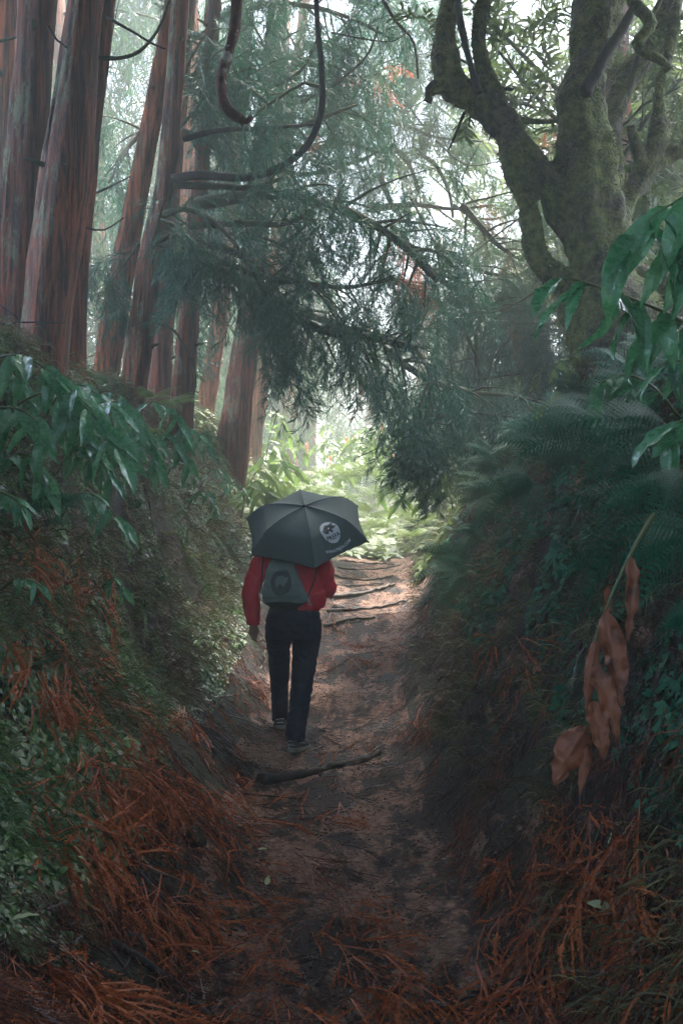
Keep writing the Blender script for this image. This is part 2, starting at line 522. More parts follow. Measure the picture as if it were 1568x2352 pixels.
def base_h(x, y):
    xc, zp = lerp_tab(y, PATH_X), lerp_tab(y, PATH_Z)
    u = x - xc
    w = 0.5
    # left
    cl, zl = lerp_tab(y, CREST_L), lerp_tab(y, CREST_LZ)
    tl = np.clip((xc - w - x) / (xc - w - cl), 0, 8)
    risel = np.where(tl < 0.42, 0.5 * (tl / 0.42) ** 1.2, 0.0)
    k = sstep((tl - 0.42) / 0.58)
    risel = np.where(tl >= 0.42, 0.5 + (zl - zp - 0.5) * (0.35 * (tl - 0.42) / 0.58 + 0.65 * k), risel)
    risel = np.where(tl >= 1, (zl - zp) + 0.14 * (cl - x), risel)
    cr, zr = lerp_tab(y, CREST_R), lerp_tab(y, CREST_RZ)
    tr = np.clip((x - xc - w) / (cr - xc - w), 0, 8)
    riser = (zr - zp) * (0.45 * tr ** 1.3 + 0.55 * sstep(tr))
    riser = np.where(tr >= 1, (zr - zp) + 0.10 * (x - cr), riser)
    floor = 0.05 * np.minimum(np.abs(u) / w, 1) ** 2
    return zp + floor + np.where(u < -w, risel, np.where(u > w, riser, 0))

def axis(segs):
    out = []
    for a, b, s in segs:
        out += list(np.arange(a, b, s))
    return np.array(out)
GX = axis([(-44, -12, 4), (-12, -5, 0.7), (-5, -2.6, 0.15), (-2.6, 2.6, 0.04), (2.6, 5, 0.15), (5, 12, 0.7), (12, 44.1, 4)])
GY = axis([(-18, 0, 2), (0, 2, 0.3), (2, 8, 0.045), (8, 14, 0.08), (14, 24, 0.2), (24, 40, 1.0), (40, 88.1, 4)])
XX, YY = np.meshgrid(GX, GY)
HH = base_h(XX, YY)
def fbm(x, y, z, o=4):
    s, a, t = 0.0, 1.0, 0.0
    f = 1.0
    for _ in range(o):
        s += a * noise.noise(Vector((x * f, y * f, z + 7.3 * f)))
        f *= 2.1; a *= 0.5
    return s
for j in range(XX.shape[0]):
    y = GY[j]
    if y > 40: continue
    for i in range(XX.shape[1]):
        x = GX[i]
        near = abs(x) < 3
        u = abs(x - np.interp(y, [p[0] for p in PATH_X], [p[1] for p in PATH_X]))
        amp = 0.05 + 0.13 * min(1.0, max(0, u - 0.45) / 0.8)
        bk = min(1.0, max(0, u - 0.7) / 0.6)
        HH[j, i] += amp * fbm(x * 1.3, y * 1.0, 0.0, 5 if near else 3)
        if near and y < 24 and bk > 0:      # washed out gullies and overhanging clods
            HH[j, i] += 0.16 * bk * (0.35 - abs(noise.noise(Vector((x * 0.9, y * 2.6, 11))))) + 0.05 * bk * (0.3 - abs(noise.noise(Vector((x * 5, y * 6, 4)))))
            HH[j, i] += 0.02 * abs(noise.noise(Vector((x * 14, y * 14, 8))))
        if u < 0.9 and near and y < 15:                      # worn ruts and small ledges across the path
            HH[j, i] += 0.035 * math.sin(y * 5.3 + 1.5 * noise.noise(Vector((x * 1.5, y * 0.8, 3)))) * max(0, 1 - u / 0.9) * (1 if y > 8 else 0.45)

def Hn(x, y):
    x = np.atleast_1d(np.asarray(x, float)); y = np.atleast_1d(np.asarray(y, float))
    i = np.clip(np.searchsorted(GX, x) - 1, 0, len(GX) - 2)
    j = np.clip(np.searchsorted(GY, y) - 1, 0, len(GY) - 2)
    fx = np.clip((x - GX[i]) / (GX[i + 1] - GX[i]), 0, 1)
    fy = np.clip((y - GY[j]) / (GY[j + 1] - GY[j]), 0, 1)
    return (HH[j, i] * (1 - fx) + HH[j, i + 1] * fx) * (1 - fy) + (HH[j + 1, i] * (1 - fx) + HH[j + 1, i + 1] * fx) * fy

def Nn(x, y, e=0.08):
    hx = (Hn(x + e, y) - Hn(x - e, y)) / (2 * e)
    hy = (Hn(x, y + e) - Hn(x, y - e)) / (2 * e)
    n = np.stack([-hx, -hy, np.ones_like(hx)], -1)
    return n / np.linalg.norm(n, axis=1)[:, None]

nx, ny = len(GX), len(GY)
ii, jj = np.meshgrid(np.arange(nx - 1), np.arange(ny - 1))
q = np.stack([jj * nx + ii, jj * nx + ii + 1, (jj + 1) * nx + ii + 1, (jj + 1) * nx + ii], -1).reshape(-1, 4)
VV = np.stack([XX, YY, HH], -1).reshape(-1, 3)
ctr = VV[q].mean(1)
wn_ = np.array([0.62 + 0.16 * noise.noise(Vector((c[1] * 0.9, 5, 0))) for c in ctr])
on_path = (np.abs(ctr[:, 0] - lerp_tab(ctr[:, 1], PATH_X)) < wn_) & (ctr[:, 1] < 22) & (ctr[:, 1] > 0)
def sub(qs):
    u, inv = np.unique(qs, return_inverse=True)
    return VV[u], inv.reshape(-1, 4)
v1, q1 = sub(q[~on_path]); v2, q2 = sub(q[on_path])
gnd = link('ground', mesh_np('ground', v1, q1), M['ground']); gnd['kind'] = 'structure'
pth = link('path', mesh_np('path', v2, q2), M['path']); pth['kind'] = 'structure'

def on_ray(px, py, y0=1.5, y1=40, lift=0.0):
    """the point of the ground seen at that place of the picture"""
    ys = np.arange(y0, y1, 0.03)
    xs = (px - 784) / FPX * ys
    zs = CAMZ + (1176 - py) / FPX * ys
    hit = np.nonzero(zs < Hn(xs, ys) + lift)[0]
    k = hit[0] if len(hit) else len(ys) - 1
    return Vector((xs[k], ys[k], float(Hn(xs[k], ys[k])[0]) + lift))
# ------------------------------------------------------------------ needle sprays
def norm(v):
    v = np.asarray(v, float); return v / (np.linalg.norm(v) + 1e-9)

def make_spray(seed, L=0.42, ntw=8, nst=9, sl=0.13, w=0.0035, droop=0.5, flat=0.6, K=4, up=0.0, needles=0, fan=0.62, amin=0.5):
    """a conifer spray along +x: a bowed axis, side twigs, and on them cord-like bunches of needles"""
    r = np.random.default_rng(seed)
    P, W, A = [], [], []
    def axis_pt(t): return np.array([t * L, 0.06 * L * math.sin(3 * t + seed), -droop * L * t * t])
    def strand(p0, d, l, w0, curl, k=K):
        d = norm(d); pts = []
        side = norm(np.cross(d, [0, 0, 1.0]) + 1e-3)
        p = np.array(p0, float); dd = d.copy()
        for i in range(k):
            pts.append(p.copy())
            p = p + dd * l / (k - 1)
            dd = norm(dd + np.array([0, 0, -curl]) / k + r.normal(0, 0.05, 3))
        P.append(np.array(pts)); W.append(np.array([w0 * (1 - 0.75 * (i / (k - 1)) ** 2) for i in range(k)]))
        A.append(r.uniform(0.2, 0.8))
        if needles:
            pts = np.array(pts)
            for i in range(needles):
                t = (i + 0.5) / needles * (k - 1)
                a = int(t); f = t - a
                q0 = pts[a] * (1 - f) + pts[min(a + 1, k - 1)] * f
                td = norm(pts[min(a + 1, k - 1)] - pts[a])
                ra = r.normal(0, 1, 3); ra -= td * ra.dot(td); ra = norm(ra)
                nd = norm(td * 0.8 + ra * 0.6)
                nl = 0.011 * (1 - 0.5 * t / k)
                P.append(np.array([q0 + nd * nl * j / (k - 1) for j in range(k)])); W.append(np.array([0.0018] * (k - 1) + [0.0004])); A.append(A[-1])
    for i in range(ntw):
        t = (i + 0.7) / ntw
        b = axis_pt(t)
        ad = norm(axis_pt(min(1, t + 0.05)) - axis_pt(t - 0.05))
        s = -1 if i % 2 else 1
        tl = L * (0.55 * (1 - t) + 0.18) * r.uniform(0.8, 1.2)
        sd = norm(ad * 0.75 + np.array([0, s * r.uniform(amin, amin * 2), r.normal(0, (1 - flat) * 0.8) + up]))
        q = b.copy(); dd = sd.copy()
        for j in range(nst):
            f = (j + 1) / nst
            dd = norm(dd + np.array([0, 0, -droop * 0.12]) + ad * 0.04)
            q = q + dd * tl / nst
            ra = r.normal(0, 1, 3); ra[2] *= (1 - flat) + 0.3
            strand(q, dd * 0.9 + norm(ra) * fan, sl * r.uniform(0.55, 1.0) * (1.1 - 0.4 * f), w, droop * 0.9 + r.uniform(-0.2, 0.5))
        # twig itself
        P.append(np.array([b + (q - b) * k / (K - 1) for k in range(K)])); W.append(np.full(K, w * 0.6)); A.append(0.1)
    P.append(np.array([axis_pt(k / (K - 1)) for k in range(K)])); W.append(np.full(K, w * 0.9)); A.append(0.0)
    P, W, A = np.array(P), np.array(W), np.array(A)
    D = P[:, -1] - P[:, 0]
    D /= np.linalg.norm(D, axis=1)[:, None] + 1e-9
    rn = r.normal(0, 1, (len(P), 3)); sd = np.cross(D, rn); sd /= np.linalg.norm(sd, axis=1)[:, None] + 1e-9
    V, Q = ribbons(P, W, sd)
    return V, Q, np.zeros((0, 3), int), np.repeat(A, K * 2)

SPR = [make_spray(i, droop=0.35 + 0.25 * (i % 3)) for i in range(6)]                     # near live foliage
SPR_FAR = [make_spray(20 + i, L=0.7, ntw=8, nst=6, sl=0.26, w=0.008, droop=0.75, K=3) for i in range(4)]  # farther trees
SPR_DEAD = [make_spray(40 + i, L=0.27, ntw=8, nst=3, sl=0.13, w=0.0022, droop=0.3, flat=0.88, K=3, needles=10, fan=0.4, amin=0.35) for i in range(6)]
SPR_DEAD_HI = [make_spray(60 + i, L=0.24, ntw=7, nst=3, sl=0.16, w=0.0024, droop=0.55, flat=0.8, K=4, needles=20, fan=0.34, amin=0.3) for i in range(6)]

LABEL_N = {}

# ------------------------------------------------------------------ cedar trees of the left bank
def trunk_pts(spec, Y, top=-260, lean=0.0):
    """spec: (py, left px, right px) from the foot up, at Y metres"""
    P, Rr = [], []
    for k, (py, xl, xr) in enumerate(spec):
        c = at((xl + xr) / 2, py, Y + lean * k)
        P.append(c); Rr.append((xr - xl) / 2 / FPX * Y)
    d = (P[-1] - P[-2]).normalized()
    z = P[-1].z
    while z < 11.5:
        P.append(P[-1] + d * 1.6); Rr.append(Rr[-1] * 0.9); z = P[-1].z
    f = (P[0] - P[1]).normalized()
    g0 = float(Hn(P[0].x, P[0].y)[0])
    foot = P[0] + f * max(0.25, (P[0].z - g0) + 0.45)
    return [foot] + P, [Rr[0] * 1.08] + Rr

TREES = []
CROWN_JOBS = []
def cedar_tree(spec, Y, mat, label, flute=0.05, crown=True, n=28, fork=None):
    P, Rr = trunk_pts(spec, Y)
    base = Vector(P[0])
    e = empty('cedar_tree', base, label, 'tree', None)
    pts, rad = resample(P, Rr, 0.14)
    g = G()
    V, Q, T = tube(pts, rad, n, True, 0.12, len(TREES) * 1.7, flute=flute)
    # stringy ridges running up the bark
    K = len(pts)
    Vn = V[:K * n].reshape(K, n, 3)
    c = np.array([tuple(p) for p in pts])[:, None, :]
    rg = np.random.default_rng(len(TREES)).normal(0, 0.02, (1, n, 1)) + 0.012 * np.random.default_rng(5 + len(TREES)).normal(0, 1, (K, n, 1))
    hgt = np.arange(K) * 0.14
    flare = (0.05 * np.exp(-hgt / 0.5))[:, None, None] * (1 + 0.5 * np.sin(np.arange(n) / n * 2 * math.pi * 4 + len(TREES)))[None, :, None]
    Vn = c + (Vn - c) * (1 + rg + flare)
    V[:K * n] = Vn.reshape(-1, 3)
    g.add(V, Q, T)
    if Y < 13.5:                              # loose strips of bark, some peeling away at the end
        rs = np.random.default_rng(900 + len(TREES)); ns = 110
        PP, WW, SS = [], [], []
        for _ in range(ns):
            i0 = int(rs.integers(1, min(K - 4, 60))); m = int(rs.integers(3, 9)); a = rs.uniform(0, 6.283); L_ = []
            pe = rs.random() ** 3 * 0.05
            for q_ in range(6):
                f_ = i0 + m * q_ / 5; ia = min(K - 2, int(f_)); fr = min(1.0, f_ - ia)
                j_ = a / 6.283 * n; ja = int(j_) % n; jb = (ja + 1) % n; fj = j_ - int(j_)
                s0 = Vn[ia, ja] * (1 - fj) + Vn[ia, jb] * fj; s1 = Vn[ia + 1, ja] * (1 - fj) + Vn[ia + 1, jb] * fj
                sp = s0 * (1 - fr) + s1 * fr; cc_ = c[ia, 0] * (1 - fr) + c[ia + 1, 0] * fr
                od = norm(sp - cc_); L_.append(sp + od * (0.003 + pe * (q_ / 5) ** 3 + 0.003 * math.sin(q_ * 2 + a)))
            PP.append(L_); w_ = rs.uniform(0.004, 0.012); WW.append([w_ * .3, w_, w_ * 1.1, w_, w_ * .8, w_ * .2]); SS.append(norm(np.cross(od, [0, 0, 1.0])))
        Vb, Qb = ribbons(np.array(PP), np.array(WW), np.array(SS)); g.add(Vb, Qb)
    g.build('trunk', M[mat], e)
    rs = np.random.default_rng(700 + len(TREES))
    for _ in range(4 if Y < 15 else 0):       # broken branch stubs
        i0 = int(rs.integers(6, min(K - 2, 50))); a = rs.uniform(2.6, 6.8); od = Vector((math.cos(a), math.sin(a), rs.uniform(0, .5))).normalized()
        p0_ = pts[i0] + od * rad[i0] * 0.9; l_ = rs.uniform(.04, .16)
        gs = G(); Vt, Qt, Tt_ = tube([p0_, p0_ + od * l_ * .5 + Vector((0, 0, .01)), p0_ + od * l_], [.022, .015, .010], 7, True, .4, len(TREES)); gs.add(Vt, Qt, Tt_); gs.build('stub', M['branch'], e)
    TREES.append((e, pts, rad))
    return e

# name order matters for the branches further down
cedar_tree([(900, -40, 20), (400, -30, 32), (0, -15, 44)], 9.6, 'bark_red', 'hazy pale brown cedar trunk cut by the left edge of the picture', n=20)
cedar_tree([(880, -35, 86), (700, -12, 92), (400, 18, 104), (0, 52, 132)], 7.4, 'bark', 'dark straight cedar trunk, second from the left edge, behind the wet ginger leaves')
cedar_tree([(900, 40, 150), (700, 62, 168), (400, 98, 212), (0, 160, 232)], 7.0, 'bark', 'thick cedar trunk with grey green lichen patches down its left side')
cedar_tree([(900, 145, 197), (700, 158, 198), (400, 178, 222), (0, 222, 264)], 7.8, 'bark', 'slimmer cedar trunk tight against the right of the thick lichen patched trunk', n=20)
cedar_tree([(930, 205, 262), (650, 250, 305), (400, 302, 348), (150, 352, 392), (0, 380, 412)], 10.0, 'bark_red', 'leaning cedar trunk with mossy green left side and thin red bark strip', n=20)
cedar_tree([(980, 268, 330), (620, 318, 374), (380, 366, 408), (0, 398, 436)], 9.4, 'bark', 'leaning knotted cedar trunk, foot among ginger leaves, bearing the long J shaped bough')
cedar_tree([(970, 332, 392), (600, 362, 402), (300, 392, 425), (0, 420, 450)], 11.2, 'bark', 'dark red brown cedar trunk just right of the knotted leaning trunk', n=20)
cedar_tree([(980, 388, 442), (630, 420, 462), (300, 452, 486), (0, 478, 508)], 10.6, 'bark', 'greyish cedar trunk fourth from the right of the row, foliage over its top', n=20)
cedar_tree([(980, 446, 486), (650, 498, 534), (350, 526, 556), (0, 558, 582)], 14.5, 'bark_red', 'bright rust red cedar trunk standing behind the wide trunk by the path', n=20)
cedar_tree([(1050, 496, 572), (700, 552, 602), (480, 562, 624), (200, 604, 652), (0, 618, 662)], 13.0, 'bark', 'wide cedar trunk nearest the umbrella with a glowing red right edge')
cedar_tree([(1060, 568, 598), (700, 604, 637), (300, 652, 676), (0, 690, 712)], 16.5, 'bark_red', 'thin red cedar trunk at the right end of the row above the sunny leaves', n=16)
cedar_tree([(860, 222, 248), (440, 212, 240), (0, 214, 236)], 19.0, 'bark_red', 'far pale pink cedar trunk seen through the gap between the left trunks', n=14)
cedar_tree([(900, 404, 430), (130, 418, 456), (0, 420, 458)], 15.0, 'bark_red', 'pale cedar trunk whose reddish top shows behind the drooping boughs', n=14)
cedar_tree([(900, 646, 680), (300, 628, 662), (0, 640, 670)], 24.0, 'bark_red', 'faint cedar trunk in the mist above the umbrella', n=12)

# ------------------------------------------------------------------ boughs
SPRAY_N = 0
def bough(tree, pts, r0, r1, nsec=10, seclen=1.0, nspr=7, t0=0.25, droop=0.35, sc=1.0, mat='cedar', protos=None, seed=0, side=(1, 1), bare=False, wood='branch', hang=0.4, step=0.1, tertiary=True):
    """one limb with side shoots and needle sprays; sprays are a sub-part"""
    global SPRAY_N
    r = np.random.default_rng(seed + 100)
    P, Rr = resample(pts, list(np.linspace(r0, r1, len(pts))), step)
    g = G(); V, Q, T = tube(P, Rr, 8, True, 0.25, seed); g.add(V, Q, T)
    pos, dirs, ups = [], [], []
    n = len(P)
    L = sum((P[i + 1] - P[i]).length for i in range(n - 1))
    for s in range(nsec):
        t = t0 + (1 - t0) * (s + r.uniform(0.1, 0.9)) / nsec
        i = min(n - 2, int(t * (n - 1)))
        b = np.array(P[i]); d = norm(np.array(P[i + 1]) - b)
        ra = r.normal(0, 1, 3) * np.array([1, 1, 0.45]); ra -= d * ra.dot(d); ra = norm(ra)
        dd = norm(d * r.uniform(0.2, 0.8) + ra * 0.9)
        sl = seclen * r.uniform(0.45, 1.1) * (1.15 - 0.5 * t)
        q = b.copy(); pts2 = [q.copy()]
        k = max(4, int(sl / 0.12))
        for j in range(k):
            q = q + dd * sl / k
            dd = norm(dd + np.array([0, 0, -droop * 1.6 / k]) + r.normal(0, 0.07, 3))
            pts2.append(q.copy())
            if not bare and j >= 1:
                for _ in range(max(1, round(nspr * 0.6 / k))):
                    ra2 = r.normal(0, 1, 3)
                    pos.append(q + r.normal(0, 0.02, 3)); dirs.append(norm(dd * 0.7 + norm(ra2) * 0.7 + np.array([0, 0, -hang])))
        V, Q, T = tube([Vector(p) for p in pts2], list(np.linspace(min(Rr[i] * 0.5, 0.02), 0.003, len(pts2))), 5, False)
        g.add(V, Q, T)
    w = g.build('branch', M[wood], tree)
    if pos:
        f = G()
        Rm = frames(np.array(dirs), roll=r.uniform(-0.6, 0.6, len(pos)))
        place(f, protos or SPR, pos, Rm, sc * r.uniform(0.7, 1.25, len(pos)), rng=r)
        f.build('foliage', M[mat], w)
        SPRAY_N += len(pos)
    return w

def pxs(Y, lst, dY=0.0):
    return [at(px, py, Y + dY * i) for i, (px, py) in enumerate(lst)]
T_ = [t[0] for t in TREES]

# long J shaped bough and its neighbours from the knotted trunk
bough(T_[5], pxs(9.3, [(395, 412), (470, 402), (560, 408), (640, 385), (705, 335), (738, 255), (738, 160), (728, 40), (722, -160)], -0.06), 0.045, 0.022, 0, bare=True, wood='stick')
bough(T_[5], pxs(9.3, [(400, 425), (500, 428), (580, 430), (660, 405)], 0.1), 0.04, 0.02, 5, 0.7, 6, t0=0.5, seed=3, wood='branch')
bough(T_[5], pxs(9.2, [(735, 200), (700, 190), (640, 225), (590, 260), (560, 300)]), 0.02, 0.006, 3, 0.4, 4, seed=4)
# the big dark mass in the middle
bough(T_[6], pxs(9.6, [(385, 590), (470, 620), (540, 640), (600, 680), (680, 730), (760, 765), (850, 775), (960, 800)], -0.05), 0.075, 0.03, 26, 1.0, 9, t0=0.3, seed=5, hang=0.55)
bough(T_[7], pxs(9.8, [(450, 470), (540, 455), (640, 445), (740, 470), (830, 500), (920, 560), (1000, 640)], -0.03), 0.07, 0.03, 30, 1.05, 9, t0=0.12, seed=6, hang=0.5)
bough(T_[7], pxs(9.0, [(440, 520), (560, 512), (640, 516), (690, 500), (710, 480)]), 0.035, 0.015, 5, 0.5, 4, t0=0.6, seed=7)
bough(T_[6], pxs(9.1, [(480, 560), (560, 590), (620, 640), (700, 650), (800, 660), (900, 640)]), 0.04, 0.015, 22, 0.85, 9, t0=0.25, seed=8, hang=0.6)
bough(T_[5], pxs(8.9, [(360, 500), (420, 480), (480, 500), (540, 560), (600, 640)]), 0.035, 0.01, 14, 0.6, 8, t0=0.0, seed=9, hang=0.7)
bough(T_[5], pxs(8.8, [(350, 560), (390, 540), (430, 545), (450, 580)]), 0.03, 0.01, 14, 0.5, 8, t0=0.0, seed=10, hang=0.75)
bough(T_[4], pxs(9.4, [(320, 560), (290, 600), (255, 650)]), 0.02, 0.006, 8, 0.45, 7, t0=0.0, seed=11, hang=0.8)
bough(T_[6], pxs(9.2, [(500, 600), (560, 620), (600, 650), (640, 720), (680, 790), (700, 830)]), 0.03, 0.008, 10, 0.5, 8, t0=0.35, seed=12, hang=0.9)
for k, l in enumerate([[(560, 570), (600, 660), (650, 705)], [(575, 660), (590, 690), (640, 735)], [(505, 640), (560, 690), (610, 740)], [(640, 690), (700, 740), (720, 762)], [(650, 560), (700, 520), (706, 478)],
                       [(730, 520), (690, 570), (610, 690)], [(640, 600), (720, 660), (790, 760)], [(550, 520), (640, 560), (720, 600)], [(830, 740), (860, 830), (885, 915)], [(850, 810), (885, 880), (930, 950)]]):
    bough(T_[9] if k > 4 else T_[7], pxs(8.9 + 0.12 * k, l), 0.022, 0.008, 0, bare=True, wood='stick', seed=30 + k)
# middle bough with hanging curtain at the right of the opening
bough(T_[9], pxs(11.5, [(600, 690), (700, 720), (820, 760), (940, 790), (985, 860), (985, 950), (950, 1040)], -0.25), 0.05, 0.008, 17, 0.8, 9, t0=0.5, seed=13, hang=0.85)
bough(T_[9], pxs(10.5, [(880, 800), (980, 870), (1080, 900), (1180, 910), (1260, 930)], 0.1), 0.045, 0.012, 18, 0.8, 9, t0=0.1, seed=14, hang=0.7)
bough(T_[9], pxs(10.8, [(900, 1000), (1000, 960), (1100, 950), (1200, 960)], 0.1), 0.03, 0.012, 15, 0.8, 9, t0=0.0, seed=15, hang=0.8)
bough(T_[9], pxs(9.8, [(985, 880), (962, 940), (985, 1000)]), 0.02, 0.006, 10, 0.45, 8, t0=0.1, seed=16, hang=1.0)
bough(T_[9], pxs(10.0, [(920, 930), (930, 980), (925, 1040)]), 0.015, 0.006, 6, 0.4, 8, t0=0.2, seed=17, hang=1.0)
# upper hazy boughs
up = [
 (7, 12.5, [(500, 140), (600, 120), (720, 150), (830, 200)], 24, 1.1), (7, 12.0, [(470, 60), (560, 20), (680, 10), (800, 40), (900, 90)], 26, 1.2),
 (6, 11.4, [(440, 260), (540, 290), (640, 300), (740, 270), (820, 240)], 18, 1.0), (8, 15.5, [(600, 380), (700, 400), (820, 370), (900, 330)], 16, 1.1),
 (9, 13.0, [(640, 330), (720, 340), (800, 330), (870, 350)], 12, 1.0), (9, 12.8, [(620, 180), (720, 130), (800, 60), (850, -60)], 18, 1.1),
 (5, 10.2, [(400, 200), (470, 170), (550, 190), (620, 240)], 20, 0.8), (5, 10.4, [(410, 300), (480, 330), (530, 370), (580, 420)], 12, 0.7),
 (6, 10.8, [(430, 80), (480, 90), (540, 130)], 14, 0.8), (4, 12.0, [(330, 300), (300, 330), (250, 420)], 12, 0.9),
 (6, 11.8, [(410, 640), (430, 690), (440, 760)], 8, 0.6),
]
for k, (ti, Y, l, ns, sl) in enumerate(up):
    bough(T_[ti], pxs(Y, l), 0.05, 0.015, ns, sl, 8, t0=0.0, seed=50 + k, hang=0.45, mat='cedar', droop=0.4)
# bare curved branches
bare = [(3, 7.6, [(205, 130), (270, 134), (320, 118), (362, 70), (390, 0), (400, -60)], .018), (2, 7.2, [(245, 40), (300, 70), (350, 100), (380, 112)], .012),
        (2, 6.9, [(110, 60), (130, 90), (165, 120), (170, 145)], .010), (0, 8.6, [(-20, 98), (15, 92), (42, 84)], .016), (4, 9.8, [(200, 452), (250, 430), (300, 405)], .015),
        (3, 7.7, [(198, 524), (240, 528), (285, 500)], .010), (5, 9.2, [(355, 740), (400, 760), (440, 830), (450, 890)], .016), (5, 9.3, [(440, 820), (450, 880), (435, 930)], .010),
        (9, 12.2, [(460, 720), (500, 728), (530, 735)], .010), (9, 12.2, [(470, 726), (500, 744), (525, 748)], .008), (7, 9.5, [(420, 320), (500, 300), (600, 295), (730, 285)], .03),
        (8, 11.5, [(600, 210), (650, 190), (700, 150), (740, 60)], .03), (8, 12, [(690, 235), (760, 200), (840, 130), (870, 60)], .025), (9, 12.5, [(600, 225), (680, 222), (740, 215)], .025),
        (10, 11.5, [(880, 0), (910, 50), (950, 100), (960, 180)], .025), (10, 11, [(760, 75), (840, 90), (900, 95), (940, 70)], .012), (2, 6.6, [(-10, 745), (60, 740), (150, 742)], .008),
        (1, 6.6, [(0, 700), (40, 730), (45, 780), (10, 830)], .006), (4, 10, [(245, 610), (255, 700), (262, 780)], .006)]
for k, (ti, Y, l, r0) in enumerate(bare):
    bough(T_[ti], pxs(Y, l), r0, r0 * 0.45, 0, bare=True, wood='stick' if k % 3 else 'branch', seed=80 + k, step=0.05)
# rust red dying sprays
for k, (px, py, Y, sc) in enumerate([(935, 600, 10.0, 1.0), (955, 640, 10.0, 0.9), (905, 570, 10.1, 0.7), (860, 190, 13.5, 1.2), (870, 170, 13.5, .9), (700, 330, 12.5, .7), (1250, 300, 11, .8)]):
    f = G(); rr = np.random.default_rng(200 + k)
    nn = 5
    pos = np.array(at(px, py, Y))[None, :] + rr.normal(0, 0.07, (nn, 3))
    place(f, SPR, pos, frames(rr.normal(0, 1, (nn, 3)) * 0.5 + np.array([0.4, -0.2, -0.7])), 0.7 * sc, rng=rr)
    f.build('withered_foliage', M['red_frond'], T_[9])

# ------------------------------------------------------------------ unseen cedar crowns, shaped above the frame to shade the foreground
def cedar_crown(tree, z0, z1, spread, n, seed, mat='cedar', low=False):
    n = int(n * 2.1)
    r = np.random.default_rng(seed)
    e, pts, rad = tree
    top = pts[-1]
    f = G()
    t = r.random(n)
    z = z0 + (z1 - z0) * t
    ang = r.uniform(0, 2 * math.pi, n)
    rr = spread * (1.05 - 0.75 * t) * np.sqrt(r.uniform(0.03, 1, n))
    P = np.stack([top.x + rr * np.cos(ang), top.y + rr * np.sin(ang), z - 0.25 * rr], -1)
    if not low: P[:, 2] = np.maximum(P[:, 2], 3.5 + 0.53 * P[:, 1] + 0.8 * r.random(n))
    Dv = np.stack([np.cos(ang), np.sin(ang), np.full(n, -0.5)], -1) + r.normal(0, 0.3, (n, 3))
    place(f, SPR_CROWN, P, frames(Dv), r.uniform(0.9, 1.5, n), rng=r)
    f.build('crown', M[mat], e)
SPR_CROWN = [make_spray(90 + i, L=0.5, ntw=6, nst=3, sl=0.26, w=0.026, droop=0.4, K=3) for i in range(3)]
for k, z0_, sp, n_ in ((1, 7.6, 2.8, 260), (2, 7.8, 2.8, 260), (3, 8.2, 2.8, 260), (5, 8.2, 2.4, 220)):
    cedar_crown(TREES[k], z0_, z0_ + 4.5, sp, n_, 300 + k)
# unseen cedars added around the camera, their crowns shading the hollow way
def shade_cedar(x, y, h, zc, spread, n, seed, label, lean=0.0, low=False):
    z0 = float(Hn(x, y)[0]) - 0.4
    e = empty('cedar_tree', (x, y, z0), label, 'tree', 'unseen cedars added to shade the path')
    P, Rr = resample([(x, y, z0), (x + lean * .5, y, z0 + h * .5), (x + lean, y, z0 + h)], [.3, .25, .08], .5)
    g = G(); V, Q, T = tube(P, Rr, 14, True, .1, seed, flute=.05); g.add(V, Q, T); g.build('trunk', M['bark'], e)
    cedar_crown((e, P, Rr), zc, zc + 4.0, spread, n, seed, low=low)
LB = 'unseen dark cedar added around the near end of the path to shade it'
shade_cedar(-3.0, 2.5, 11, 6.0, 3.2, 480, 330, LB, 0.5)
shade_cedar(3.3, 1.5, 11, 6.0, 3.4, 520, 331, LB, -0.6)
shade_cedar(4.6, 5.0, 12, 7.2, 3.0, 420, 334, LB, -0.6)
shade_cedar(-3.2, -4.0, 11, 4.5, 2.8, 240, 332, LB, 0.6)
shade_cedar(3.4, -4.5, 11, 4.5, 2.8, 240, 333, LB, -0.6)
shade_cedar(0.4, -12.0, 11, 2.5, 4.0, 200, 335, LB, 0.0)
shade_cedar(4.1, 2.4, 7.5, 2.9, 2.0, 420, 336, LB, 0.0, True)  # low crown added out of frame to block light from the right
shade_cedar(-4.0, 2.2, 7.5, 2.9, 2.0, 420, 337, LB, 0.0, True)  # its left counterpart, added out of frame against side light
shade_cedar(2.95, 11.2, 11.5, 8.6, 3.0, 210, 339, 'cedar added out of sight behind the mossy trunk, its crown shading the walker', 0.0)  # added to close the gap where sun reached the walker

# ------------------------------------------------------------------ dead limb hanging in from above
e = empty('hanging_dead_limb', at(545, -220, 6.0), 'thick bare red brown dead limb hanging down from the top with a hooked end', 'dead branch')
P, Rr = resample(pxs(6.0, [(560, -420), (550, -200), (543, 0), (536, 80), (518, 140), (508, 190), (512, 230), (530, 258), (556, 272)]), [.05, .048, .036, .034, .032, .032, .033, .035, .030], 0.03)
g = G(); V, Q, T = tube(P, Rr, 14, True, 0.3, 2); g.add(V, Q, T); g.build('limb', M['deadbranch'], e)
g = G(); P, Rr = resample(pxs(6.0, [(553, 274), (566, 279), (579, 268)], ), [.028, .02, .012], 0.02); V, Q, T = tube(P, Rr, 8, True, 0.3, 4); g.add(V, Q, T)
P, Rr = resample(pxs(6.0, [(553, 272), (556, 282), (557, 290)], ), [.015, .012, .007], 0.02); V, Q, T = tube(P, Rr, 8, True, 0.3, 4); g.add(V, Q, T)
g.build('broken_stub', M['deadbranch'], e)

